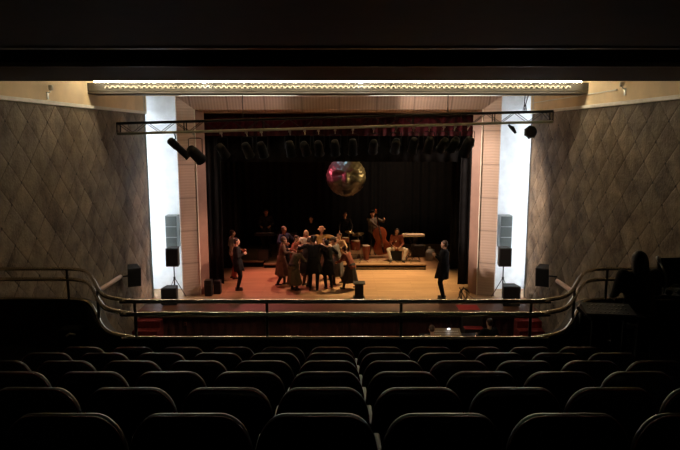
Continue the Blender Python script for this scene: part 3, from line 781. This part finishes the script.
crowd(-.32, 18.80, 'person in black between the black-coated figure and the grey coat', H=1.60, top=BLACKW, bottom=BLACKW, skirt=(BLACKW, .5, .22, 7), hands=fw, lean=14, hair=HBLK)

person((-3.22, 18.60, 1.0), R(-80), 'person in a black suit standing alone at the left of the stage, facing the crowd', H=1.70, top=BLACKW, bottom=BLACKW, hands=[(-.08, .20, 1.28), (.20, .22, 1.25)], skirt=(BLACKW, .66, .19, 6), coat=True, hair=HBLK, bulk=1.2)
person((3.16, 17.62, 1.0), R(78), 'person in a black suit standing alone at the right of the stage, hands before chest', H=1.80, top=BLACKW, bottom=BLACKW, hands=[(-.10, .24, 1.28), (.12, .26, 1.30)], skirt=(BLACKW, .62, .22, 6), coat=True, hair=HBRN, bulk=1.35)
person((-3.62, 20.1, 1.0), R(-60), 'person in a pale shirt half hidden by the left leg curtain', H=1.72, top=WHITEW, bottom=RUST, hands=[(-.2, .2, 1.05), (.2, .2, 1.05)], hair=HBRN)
person((-2.87, 23.35, 1.22), R(180), 'person in dark clothes standing behind the keyboard on the left riser', H=1.80, top=CHAR, bottom=BLACKW, hands=[(-.18, .32, 1.12), (.18, .32, 1.12)], hair=HBRN, head=(15, 0))
person((-1.12, 23.6, 1.0), R(180), 'person in black at the rear of the stage behind the crowd', H=1.70, top=BLACKW, bottom=BLACKW, hair=HBLK)
person((.22, 23.25, 1.2), R(180), 'person in black standing behind the drums', H=1.72, top=BLACKW, bottom=BLACKW, hands=[(-.26, .32, 1.05), (.22, .34, 1.02)], hair=HBRN, hairstyle='short', head=(12, 0))
person((1.30, 23.28, 1.2), R(190), 'person in a grey shirt and black cap playing the double bass', H=1.76, top=GREYW, bottom=BLACKW, hands=[(-.42, .26, 1.42), (-.28, .44, 1.02)], hair=HBLK, hat=(BLACKW, 'flat'), elbowp=[(-.6, -.4, -.5), (.7, -.2, -.4)])
person((2.16, 22.25, 1.2), R(180), 'person with long hair and wide cream trousers sitting on a black box on the riser', H=1.66, hip=(0, 0, .48), top=RUST, bottom=WHITEW, hands=[(-.16, .34, .62), (.16, .34, .62)], feet=[(-.24, .40, .075), (.24, .40, .075)], kneep=[(-.9, .9, .5), (.9, .9, .5)], hair=HBLK, hairstyle='long', bulk=1.05, lean=6)
t = thing('seat_box', (2.16, 22.22, 1.2), 'black box seat under the person in cream trousers', 'seat')
g = G(); g.box(-.20, .20, -.12, .20, .015, .345); g.build('box_body', BLK, t, bevel=.01); g = G(); g.box(-.21, .21, -.13, .21, .345, .36); g.build('box_lid', SPKB, t)
g = G(); g.box(-.18, .18, -.1, .18, 0, .015); g.build('box_feet', BLK, t)

# ------------------------------------------------------------------ instruments
def keyboard(loc, L, label, h, colr, rz=0):
    t = thing('keyboard', loc, label, 'keyboard', rz=rz)
    g = G(); g.box(-L/2, L/2, -.15, .15, h-.08, h); g.build('case', colr, t, bevel=.01)
    g = G(); g.box(-L/2+.06, L/2-.06, .0, .14, h, h+.012); g.build('keys', WHITEW, t)
    g = G()
    for y in (-.11, .11):
        g.tube([(-L*.30, y, .012), (L*.22, y, h-.09)], .014, 6); g.tube([(L*.30, y, .012), (-L*.22, y, h-.09)], .014, 6)
    g.tube([(0, -.11, h*.5), (0, .11, h*.5)], .014, 6)
    for x in (-L*.3, L*.3): g.tube([(x, -.18, .014), (x, .18, .014)], .013, 6)
    g.build('stand', BLK, t)
    return t
keyboard((2.80, 22.35, 1.2), .84, 'pale electric keyboard on a crossed black stand at the right of the riser', .97, WHITEW)
keyboard((-2.86, 22.75, 1.22), .80, 'dark keyboard on a stand on the left riser', .92, BLK)
# side table with gear beside keyboard
t = thing('equipment_table', (-2.02, 22.9, 1.14), 'dark equipment table right of the left riser keyboard', 'table')
g = G(); g.box(-.38, .38, -.25, .25, .96, 1.0); g.build('table_top', CHAR, t)
for x in (-.34, .34):
    for y in (-.21, .21): g = G(); g.box(x-.02, x+.02, y-.02, y+.02, 0, .96); g.build('leg', BLK, t)
t = thing('amplifier', (-2.85, 22.15, 1.22), 'small dark amplifier standing on the left riser before the keyboard', 'amplifier')
g = G(); g.box(-.20, .20, -.14, .14, 0, .42); g.build('cabinet', SPKB, t, bevel=.01); g = G(); g.box(-.18, .18, -.15, -.14, .03, .34); g.build('grille', GRILL, t)
# drum kit
t = thing('drum_kit', (.10, 22.35, 1.2), 'drum kit with pale cymbals and brass rims on the right riser', 'drum kit')
DRUM = mat('drum_shell', (.20, .05, .03), .3); HEADM = mat('drum_head', (.62, .56, .46), .6)
my = Matrix.Rotation(R(90), 4, 'X')
g = G(); g.lathe([(.27, -.18), (.28, -.17), (.28, .17), (.27, .18)], (-.05, .05, .285), 22, my); b = g.build('bass_drum', DRUM, t, True); sm_angle(b)
g = G(); g.lathe([(.001, .185), (.255, .185)], (-.05, .05, .285), 22, my, cap=False); g.build('drum_head', HEADM, b)
for x, y, z, r, h, nm in ((.52, .10, .36, .18, .34, 'floor_tom'), (-.50, .12, .52, .16, .14, 'snare_drum'), (-.18, .0, .66, .13, .18, 'tom'), (.14, .0, .66, .13, .18, 'tom')):
    g = G(); g.lathe([(r, 0), (r, h)], (x, y, z), 18); d = sm_angle(g.build(nm, DRUM, t))
    g = G(); g.lathe([(r-.005, h+.002), (.001, h+.004)], (x, y, z), 18, cap=False); g.build('drum_head', HEADM, d)
    g = G(); g.lathe([(r+.008, h-.02), (r+.008, h+.01), (r, h+.01)], (x, y, z), 18, cap=False); g.build('rim', BRASS, d)
    if nm in ('floor_tom', 'snare_drum'):
        for q in range(3):
            a = 2.1*q+.4; g = G(); g.tube([(x+r*math.cos(a), y+r*math.sin(a), z+.12), (x+(r+.03)*math.cos(a), y+(r+.03)*math.sin(a), .0)], .009, 5); g.build('leg', STEEL, d)
    else:
        g = G(); g.tube([(x, y, z), (-.02, .05, .50)], .012, 6); g.build('mount', STEEL, d)
CYM = mat('cymbal_brass', (.80, .62, .30), .28, metal=1)
for x, y, z, r, tl in ((-.48, .22, .86, .21, 12), (.62, .05, .96, .23, -10), (.28, .3, 1.0, .17, 8)):
    mt = Matrix.Rotation(R(tl), 4, 'Y') @ Matrix.Rotation(R(10), 4, 'X')
    g = G(); g.lathe([(r, 0), (r*.25, .02), (r*.2, .04), (.002, .048)], (x, y, z), 24, mt, cap=False); c = g.build('cymbal', CYM, t, True)
    g = G(); g.tube([(x, y, z+.06), (x, y, .3)], .010, 6)
    for q in range(3):
        a = 2.1*q; g.tube([(x, y, .34), (x+.16*math.cos(a), y+.16*math.sin(a), .012)], .008, 5)
    g.build('cymbal_stand', STEEL, t)
# percussion table in front of the kit
t = thing('hand_drum', (1.02, 22.2, 1.212), 'small round hand drum standing on the rug left of the double bass', 'drum')
g = G(); g.lathe([(.10, 0), (.09, .05), (.13, .32), (.15, .52), (.145, .55)], n=18); sm_angle(g.build('shell', DRUM, t)); g = G(); g.lathe([(.15, .552), (.001, .556)], n=18, cap=False); g.build('drum_head', HEADM, t)
# double bass
t = thing('double_bass', (1.72, 22.72, 1.2), 'reddish brown double bass leaning toward its player on the riser', 'double bass', rz=R(12)); t.rotation_euler = (R(-8), R(-9), R(10))
WOODR = mat('bass_varnish', (.34, .09, .04), .25, noise=.25, nscale=3)
prof = [(.12, .02), (.24, .05), (.325, .18), (.335, .33), (.27, .46), (.205, .55), (.20, .63), (.24, .72), (.262, .83), (.24, .95), (.16, 1.05), (.05, 1.10)]
def smoothp(pr, n=4):
    out = []
    for i in range(len(pr)-1):
        p0, p1, p2, p3 = pr[max(i-1, 0)], pr[i], pr[i+1], pr[min(i+2, len(pr)-1)]
        for j in range(n):
            s = j/n; out.append(tuple(.5*(2*b+(c-a)*s+(2*a-5*b+4*c-d)*s*s+(3*b-a-3*c+d)*s**3) for a, b, c, d in zip(p0, p1, p2, p3)))
    return out+[pr[-1]]
half = smoothp(prof); outl = [(x, z) for x, z in half]+[(-x, z) for x, z in half[::-1]]
g = G(); n = len(outl); vs = []
for y, sc_ in ((-.13, .0), (-.125, .75), (-.10, .98), (-.095, 1.0), (.095, 1.0), (.10, .98), (.125, .75), (.13, 0)):
    vs += [(x*sc_, y, .56+(z-.56)*(sc_*.5+.5 if sc_ < .9 else sc_)) for x, z in outl]
fs = []
for j in range(7):
    for i in range(n):
        a = j*n+i; b = j*n+(i+1) % n; fs.append((a, b, b+n, a+n))
g.add(vs, fs); g.v = [(x, y, z+.10) for x, y, z in g.v]; sm_angle(g.build('bass_body', WOODR, t), 50)
g = G(); g.tube([(0, -.11, 1.15), (0, -.10, 1.30), (0, -.06, 1.72)], .03, 8, rs=[.035, .03, .024]); g.build('neck', WOODR, t, True)
g = G(); g.box(-.028, .028, -.165, -.145, .72, 1.72); g.build('fingerboard', BLK, t)
g = G(); g.tube([(0, -.06, 1.70), (0, -.05, 1.82), (0, -.09, 1.88), (0, -.12, 1.83), (0, -.09, 1.80)], .026, 8); g.build('scroll', WOODR, t, True)
for s_ in (-1, 1):
    for z in (1.74, 1.80): g = G(); g.tube([(0, -.055, z), (s_*.07, -.055, z)], .009, 6); g.build('tuning_peg', BRASS, t)
g = G(); g.box(-.05, .05, -.18, -.13, .52, .54); g.build('bridge', TAN, t)
g = G(); g.tube([(0, -.15, .20), (0, -.16, .42)], .03, 6); g.build('tailpiece', BLK, t)
g = G()
for x in (-.018, -.006, .006, .018): g.tube([(x, -.18, .42), (x, -.185, .54), (x*.8, -.17, 1.2), (x*.6, -.09, 1.74)], .003, 4)
g.build('strings', STEEL, t)
g = G(); g.tube([(0, 0, .12), (0, 0, .005)], .008, 6); g.build('endpin', STEEL, t)
# white jug, mic stands, music stand, cable heap
t = thing('jug', (3.56, 23.2, 1.0), 'white plastic jug standing on the floor at the right rear of the stage', 'jug')
JUG = mat('white_plastic', (.58, .60, .58), .4)
g = G(); g.lathe([(.14, 0), (.165, .02), (.17, .3), (.12, .40), (.05, .44), (.05, .50)], n=18); sm_angle(g.build('jug_body', JUG, t), 50)
g = G(); g.tube([(.06, 0, .42), (.17, 0, .42), (.17, 0, .26)], .02, 8); g.build('handle', JUG, t, True); g = G(); g.lathe([(.055, .50), (.055, .53)], n=12); g.build('cap', JUG, t)
def micstand(x, y, z, h, label, dx=.3, dy=-.1):
    t = thing('microphone_stand', (x, y, z), label, 'microphone stand')
    g = G(); g.tube([(0, 0, .15), (0, 0, h)], .010, 6); g.build('pole', BLK, t)
    g = G()
    for k in range(3): a = 2.1*k; g.tube([(0, 0, .17), (.25*math.cos(a), .25*math.sin(a), .012)], .009, 5)
    g.build('tripod', BLK, t); g = G(); g.tube([(-dx*.3, -dy*.3, h-.06), (dx, dy, h+.12)], .008, 6); g.build('boom', BLK, t)
    g = G(); g.cap((dx, dy, h+.12), (dx*1.15, dy*1.15, h+.14), .018, .025, 8); g.build('microphone', STEEL, t, True)
micstand(2.75, 21.85, 1.2, .95, 'microphone stand on the right riser before the pale keyboard', -.35)
micstand(.85, 21.75, 1.2, 1.0, 'microphone stand at the front of the riser by the drums', -.3)
micstand(1.95, 21.7, 1.2, .7, 'low microphone stand beside the seated person', .12)
t = thing('amplifier', (3.05, 22.9, 1.2), 'black amplifier on the riser behind the pale keyboard', 'amplifier')
g = G(); g.box(-.25, .25, -.15, .15, 0, .45); g.build('cabinet', SPKB, t, bevel=.01); g = G(); g.box(-.23, .23, -.16, -.15, .03, .42); g.build('grille', GRILL, t)
# folded music stands at right front
t = thing('folding_stand', (3.68, 17.35, 1.0), 'tangled black folding stand with cables at the right front of the stage', 'stand')
for k, (a, b) in enumerate((((-.15, 0, .01), (.05, .05, .42)), ((.12, -.05, .01), (-.08, .05, .40)), ((0, .1, .01), (.0, .02, .36)))):
    g = G(); g.tube([a, b], .014, 6); g.build('leg', BLK, t)
g = G(); g.tube([(.05+.17*math.cos(a)*(1-.02*k), .02*math.sin(a*1.5), .20+.17*math.sin(a)) for k, a in enumerate([i*.5 for i in range(30)])], .012, 6); g.build('coiled_cable', BLK, t, True)
g = G(); g.tube([(.05, .05, .30), (.3, -.02, .10), (.55, -.08, .012), (.95, -.02, .012)], .010, 6); g.build('trailing_cable', BLK, t, True)

# ================================================================== stalls: mixing desk
t = thing('mixing_table', (2.75, 14.9, 0), 'table in the dark stalls carrying the lit sound desk', 'table')
g = G(); g.box(-.62, 1.0, -.35, .35, .68, .72); g.build('table_top', BLK, t)
for x in (-.56, .94):
    for y in (-.3, .3): g = G(); g.box(x-.02, x+.02, y-.02, y+.02, 0, .68); g.build('leg', BLK, t)
t = thing('sound_desk', (2.82, 14.95, .72), 'brown sound mixing desk on the table in the stalls', 'mixing desk')
DESK = mat('desk_panel', (.20, .14, .08), .4)
g = G(); g.add([(-.36, -.22, 0), (.36, -.22, 0), (.36, .22, 0), (-.36, .22, 0), (-.36, -.22, .05), (.36, -.22, .05), (.36, .22, .16), (-.36, .22, .16)], [(0, 3, 2, 1), (4, 5, 6, 7), (0, 1, 5, 4), (1, 2, 6, 5), (2, 3, 7, 6), (3, 0, 4, 7)])
g.build('console', DESK, t)
fm = G().box(0, .018, 0, .025, 0, .012).mesh('fader', MOULD)
for i in range(14):
    for j in range(3):
        o = bpy.data.objects.new('fader', fm); C.objects.link(o); o.parent = t; y = -.18+j*.12; o.location = (-.32+i*.045, y, .05+(y+.22)/.44*.11)
GLOW = mat('desk_lamp_glow', (1, 1, 1), .5, emit=(.8, .88, 1), es=6)
t2 = thing('desk_lamp', (2.98, 15.22, .72), 'small blue-white gooseneck lamp lighting the sound desk', 'lamp')
g = G(); g.tube([(0, 0, 0), (0, .02, .20), (0, -.05, .26), (-.04, -.18, .22)], .009, 6); g.build('neck', BLK, t2, True)
g = G(); g.tube([(-.04, -.17, .225), (-.10, -.20, .205)], .02, 8); g.build('shade', BLK, t2, True)
g = G(); g.ball((-.105, -.202, .192), (.04, .03, .016), 8, 6); g.build('bulb', GLOW, t2, True)
g = G(); g.cap((2.50, 14.78, .98), (2.38, 14.85, 1.06), .05, .06)
person((2.38, 14.35, 0), R(0), 'person leaning over the left end of the sound desk in the stalls', H=1.6, hip=(0, 0, .52), top=TAN, bottom=BLACKW, hands=[(-.1, .44, .80), (.22, .46, .80)], feet=[(-.14, .35, .075), (.14, .35, .075)], lean=30, hair=HBRN)
person((3.86, 14.75, 0), R(20), 'dark-haired person sitting in the stalls right of the sound desk', H=1.70, hip=(0, 0, .52), top=BLACKW, bottom=BLACKW, hands=[(-.2, .30, .78), (.2, .30, .78)], feet=[(-.12, .42, .075), (.12, .42, .075)], hair=HBRN)
def stool(loc, h, label):
    t = thing('stool', loc, label, 'stool')
    g = G(); g.lathe([(.16, h-.05), (.18, h-.04), (.18, h-.01), (.16, h)], n=18); g.build('seat', BLK, t)
    for k in range(4):
        a = math.pi/4+k*math.pi/2; g = G(); g.tube([(.12*math.cos(a), .12*math.sin(a), h-.05), (.19*math.cos(a), .19*math.sin(a), .01)], .012, 6); g.build('leg', BLK, t)
stool((2.38, 14.35, 0), .36, 'black stool under the person leaning over the sound desk'); stool((3.86, 14.75, 0), .40, 'black stool under the person right of the sound desk')
t = thing('status_light', (2.95, 15.6, 0), 'tiny white light on a black pole before the stage front', 'light')
g = G(); g.tube([(0, 0, .02), (0, 0, 1.13)], .012, 6); g.build('pole', BLK, t); g = G(); g.lathe([(.12, 0), (.12, .02)], n=14); g.build('base', BLK, t); g = G(); g.ball((0, -.01, 1.14), .022, 8, 6); g.build('bulb', GLOW, t, True)
for x, lab in ((-.62, 'tiny pale socket plate low on the stage front, the left of two'), (-.06, 'tiny pale socket plate low on the stage front, the right of two')):
    t = thing('socket_plate', (x, 16.395, .05), lab, 'socket'); g = G(); g.box(-.05, .05, 0, .02, 0, .1); g.build('plate', MOULD, t); g = G(); g.box(-.02, .02, -.005, 0, .03, .07); g.build('socket_hole', BLK, t)
t = thing('wall_socket', (-4.35, 16.395, .55), 'small reddish socket on the left of the stage front', 'socket'); g = G(); g.box(-.04, .04, 0, .02, 0, .1); g.build('plate', RUST, t); g = G(); g.box(-.02, .02, -.005, 0, .03, .07); g.build('socket_hole', BLK, t)

# ================================================================== BALCONY
ROW0, DY, ZT0, DZ = 2.44, .78, 4.748, .2265
def row_y(k): return ROW0+DY*k
def row_f(k): return ZT0-DZ*k-.87
for k in range(-7, 6):
    y0 = row_y(k)-.42; y1 = row_y(k+1)-.42; zf = row_f(k)
    if k == 5: y1 = 7.1
    struct('balcony_tier_%d' % (k+8), G().box(-HX, HX, y0, y1, 1.6, zf), GREYC)
ZB = row_f(5)      # floor of the front row and the side boxes
for s_ in (-1, 1):
    a, b = sorted((s_*3.0, s_*HX)); g = G()
    path = [(s_*2.9, 7.1), (s_*3.06, 7.5), (s_*3.34, 8.05), (s_*3.62, 8.52), (s_*3.86, 8.74), (s_*4.2, 8.80), (s_*HX, 8.80), (s_*HX, 7.1)]
    if s_ > 0: path = path[::-1]
    n = len(path); g.add([(x, y, 1.9) for x, y in path]+[(x, y, ZB) for x, y in path], [tuple(range(n)), tuple(range(2*n-1, n-1, -1))]+[(i, i+n, (i+1) % n+n, (i+1) % n) for i in range(n)])
    struct('balcony_box_floor_'+('left' if s_ < 0 else 'right'), g, GREYC)
def rpath(off=0):
    L = [(-HX, 8.82), (-4.25, 8.82), (-4.0, 8.81), (-3.82, 8.745), (-3.62, 8.55), (-3.34, 8.07), (-3.05, 7.54), (-2.83, 7.254), (-2.49, 7.075), (-2.2, 7.05)]
    P = [(x, y+off) for x, y in L]; P = P+[(-x, y) for x, y in P[::-1]]
    return smoothp(P, 5)
RP = rpath()
# parapet (solid, follows the rail)
g = G(); n = len(RP); vs = []
for i, (x, y) in enumerate(RP):
    a = V(RP[max(i-1, 0)]); b = V(RP[min(i+1, n-1)]); d = (b-a).normalized(); nn = V((-d.y, d.x))
    for s_, z in ((-.07, 1.75), (.09, 1.75), (.09, 3.44), (-.07, 3.44)): vs.append((x+nn.x*s_, y+.06+nn.y*s_, z))
fs = []
for i in range(n-1):
    for k in range(4): a = i*4+k; b = i*4+(k+1) % 4; fs.append((a, a+4, b+4, b))
fs += [(0, 1, 2, 3), tuple((n-1)*4+k for k in (3, 2, 1, 0))]
g.add(vs, fs); struct('balcony_parapet', g, PARAP)
# railing
rl = thing('balcony_railing', (0, 7.05, 3.44), 'curved brass double railing on slim posts along the balcony front', 'railing')
def rt(z, r, name, m, flat=1): 
    g = G(); g.tube([(x, y-7.05, z-3.44) for x, y in RP], r, 8, flat=flat); return g.build(name, m, rl, True)
rt(3.93, .026, 'top_rail', BRASS); rt(3.77, .030, 'middle_rail', BRASS)
o = rt(3.465, .028, 'ledge_rail', BRASS)
for x, y in ((-4.05, 8.81), (-2.44, 7.07), (-.83, 7.05), (.8, 7.05), (2.38, 7.06), (4.07, 8.81), (-3.2, 7.82), (3.2, 7.82)):
    g = G(); g.tube([(x, y-7.05, 0), (x, y-7.05, .48)], .020, 8); g.build('post', mat('dark_bronze', (.05, .04, .03), .4, metal=.6), rl, True)
    g = G(); g.lathe([(.045, 0), (.045, .015), (.025, .03)], (x, y-7.05, 0), 12); g.build('post_foot', MATS['dark_bronze'], rl)

# ------------------------------------------------------------------ seats
def rr_outline(w, z0, z1, rt_, rb, n=8):
    pts = []
    for cx, cz, r, a0 in ((w/2-rb, z0+rb, rb, -90), (w/2-rt_, z1-rt_, rt_, 0), (-w/2+rt_, z1-rt_, rt_, 90), (-w/2+rb, z0+rb, rb, 180)):
        for k in range(n+1):
            a = R(a0+90*k/n); pts.append((cx+r*math.cos(a), (cz+r*math.sin(a)) if a0 in (-90, 180) else z1-r*1.5+r*1.5*math.sin(a)))
    return pts
def slab(w, z0, z1, t, rt_, rb, curve=.0, inset=.016):
    g = G(); o = rr_outline(w, z0, z1, rt_, rb); n = len(o); zc = (z0+z1)/2; vs = []
    for y, ins in ((-t/2, inset*1.6), (-t/2+.006, inset*.6), (-t/2+.02, 0), (t/2-.02, 0), (t/2-.006, inset*.6), (t/2, inset*1.6)):
        sx = 1-2*ins/w; sz = 1-2*ins/(z1-z0)
        vs += [(x*sx, y+curve*(x*x)*4, zc+(z-zc)*sz) for x, z in o]
    fs = [tuple(range(n)), tuple(range(6*n-1, 5*n-1, -1))]
    for j in range(5):
        for i in range(n): a = j*n+i; b = j*n+(i+1) % n; fs.append((a, a+n, b+n, b))
    g.add(vs, fs); return g, o
seat_root = thing('theatre_seat', (0, 0, 0), 'x', 'seat')
g, o_ = slab(.535, .36, .87, .055, .14, .05, .10); bk = sm_angle(g.build('backrest', SEATF, seat_root), 60)
g = G(); g.tube([(x*.985, -.026+.10*x*x*4, .615+(z-.615)*.985) for x, z in o_[9-4:27+4]], .0065, 5); g.build('piping', SEATP, bk, True)
g, _ = slab(.46, -.17, .17, .08, .06, .06); g.v = [(x, .155+y*math.cos(.2)+z*math.sin(.2), .42+z) for x, y, z in g.v]; sm_angle(g.build('seat_cushion', SEATF, seat_root), 60)
g = G(); g.box(-.295, -.255, .05, .30, .60, .63); g.build('armrest', ARMG, seat_root, bevel=.012)
g = G(); g.box(-.29, -.26, -.02, .30, 0, .60); g.build('side_panel', BLK, seat_root, bevel=.01)
arm2 = G().box(.255, .295, .05, .30, .60, .63).mesh('armrest', ARMG); sp2 = G().box(.26, .29, -.02, .30, 0, .60).mesh('side_panel', BLK)
rows = [('nearest row', 0, -3, 2), ('second nearest row', 1, -4, 3), ('third nearest row', 2, -5, 3), ('third row from the balcony rail', 3, -6, 4), ('second row from the balcony rail', 4, -6, 4), ('front row at the balcony rail', 5, -6, 4)]
nth = ['leftmost', 'second from left', 'third from left', 'fourth from left', 'fifth from left', 'sixth from left', 'seventh from left', 'eighth from left', 'ninth from left', 'tenth from left', 'eleventh from left']
first = True
for rn, k, i0, i1 in rows:
    cnt = i1-i0+1
    for j, i in enumerate(range(i0, i1+1)):
        t = seat_root if first else copy_tree(seat_root); first = False
        t.location = (.07+.17+.275+.55*i, row_y(k), row_f(k))
        pos = nth[j] if j < cnt/2 else ('rightmost' if j == cnt-1 else nth[cnt-1-j].replace('left', 'right'))
        t['label'] = 'black theatre seat in the %s, %s' % (rn, pos)
        t['group'] = 'theatre seats on the balcony'
        if i == i1 and k >= 3:
            for nm, me in (('armrest', arm2), ('side_panel', sp2)):
                e = bpy.data.objects.new(nm, me); C.objects.link(e); e.parent = t

# ------------------------------------------------------------------ right box: operator and desk
person((4.08, 7.80, ZB), R(6), 'dark silhouetted person with long hair sitting in the right balcony box', H=1.76, hip=(0, 0, .835), bulk=1.3, top=CHAR, bottom=BLACKW,
       hands=[(-.20, .34, .96), (.22, .34, .98)], feet=[(-.14, .30, .30), (.14, .30, .30)], lean=8, hair=HBLK, hairstyle='long')
t = thing('bar_stool', (4.08, 7.77, ZB), 'dark high stool under the silhouetted person in the right box', 'stool')
g = G(); g.lathe([(.17, .64), (.19, .65), (.19, .68), (.17, .69)], n=18); g.build('seat', BLK, t)
for k in range(4):
    a = math.pi/4+k*math.pi/2; g = G(); g.tube([(.12*math.cos(a), .12*math.sin(a), .68), (.2*math.cos(a), .2*math.sin(a), .01)], .014, 6); g.build('leg', BLK, t)
g = G(); g.tube([(.165*math.cos(a), .165*math.sin(a), .22) for a in [2*math.pi*q/16 for q in range(17)]], .009, 6); g.build('foot_ring', BLK, t)
def table(x, y, wx, wy, h, label):
    t = thing('control_table', (x, y, ZB), label, 'table')
    g = G(); g.box(-wx, wx, -wy, wy, h-.04, h); g.build('table_top', BLKM, t)
    for a in (-wx+.05, wx-.05):
        for b in (-wy+.05, wy-.05): g = G(); g.box(a-.02, a+.02, b-.02, b+.02, 0, h-.04); g.build('leg', BLK, t)
BLKM = mat('matt_black_board', (.01, .01, .01), .95, spec=.1)
table(4.95, 8.42, .62, .25, .94, 'dark table behind the rail under the flat black screen')
table(3.55, 7.50, .34, .24, .92, 'small dark table left of the silhouetted person in the right box')
t = thing('lighting_console', (3.50, 7.46, ZB+.92), 'low grey control console left of the silhouetted person', 'console', rz=R(-8))
CON = mat('console_grey', (.05, .05, .056), .6)
g = G(); g.add([(-.30, -.17, 0), (.30, -.17, 0), (.30, .17, 0), (-.30, .17, 0), (-.30, -.17, .03), (.30, -.17, .03), (.30, .17, .08), (-.30, .17, .08)], [(0, 3, 2, 1), (4, 5, 6, 7), (0, 1, 5, 4), (1, 2, 6, 5), (2, 3, 7, 6), (3, 0, 4, 7)])
g.build('console_body', CON, t)
mat('dull_slider', (.11, .11, .11), .5)
sm = G().box(0, .018, 0, .03, 0, .010).mesh('slider', MATS['dull_slider'])
for i in range(9):
    for j in range(3):
        o = bpy.data.objects.new('slider', sm); C.objects.link(o); o.parent = t; y = -.13+j*.10; o.location = (-.24+i*.055, y, .03+(y+.17)/.34*.05)
t = thing('screen', (5.02, 8.30, ZB+.94), 'wide flat black screen right of the silhouetted person', 'monitor', rz=R(4))
g = G(); g.box(-.50, .50, -.02, .02, .10, .53); g.build('panel', BLK, t, bevel=.008); g = G(); g.box(-.04, .04, -.01, .03, .01, .12); g.build('stand', BLK, t); g = G(); g.box(-.15, .15, -.09, .09, 0, .012); g.build('base', BLK, t)
t = thing('gooseneck_lamp', (4.62, 8.22, ZB+.94), 'thin pale gooseneck lamp slanting beside the silhouetted head', 'lamp')
g = G(); g.lathe([(.05, 0), (.05, .015), (.02, .02)], n=12); g.build('base', BLK, t)
g = G(); g.tube([(0, 0, .02), (.02, 0, .20), (.0, -.01, .30), (-.10, -.02, .50)], .014, 8); g.build('neck', STEEL, t, True)
g = G(); g.tube([(-.10, -.02, .49), (-.14, -.02, .56)], .024, 8); g.build('lamp_head', STEEL, t, True)
t = thing('headphones', (4.78, 8.22, ZB+.94), 'grey headphones standing before the flat black screen', 'headphones')
g = G(); g.tube([(.085*math.cos(a), 0, .06+.10*math.sin(a)) for a in [math.pi*q/12 for q in range(13)]], .009, 6); g.build('headband', STEEL, t, True)
for s_ in (-1, 1): g = G(); g.cap((s_*.075, 0, .045), (s_*.095, 0, .045), .042, .042, 12); g.build('ear_cup', BLK, t, True)
t = thing('flight_case', (4.75, 6.55, row_f(4)), 'large black flight case at the right edge behind the seats', 'case')
g = G(); g.box(-.55, .55, -.28, .28, .03, .62); g.build('case_body', BLK, t, bevel=.015)
g = G(); g.box(-.56, .56, -.29, .29, .46, .48); g.build('case_trim', mat('dull_trim', (.06, .06, .06), .4, metal=.7), t)
for x in (-.45, .45): g = G(); g.box(x-.04, x+.04, -.2, .2, 0, .03); g.build('foot', BLK, t)
# left box: small bits near the curve
t = thing('music_case', (-3.62, 7.95, ZB), 'small dark case with a pale latch in the left balcony box', 'case')
g = G(); g.box(-.16, .16, -.12, .12, 0, .56); g.build('case_body', mat('matt_black_cloth', (.008, .008, .008), 1, spec=0), t, bevel=.02); g = G(); g.tube([(-.04, -.13, .48), (.02, -.145, .52), (.09, -.13, .50)], .014, 6); g.build('latch', STEEL, t)
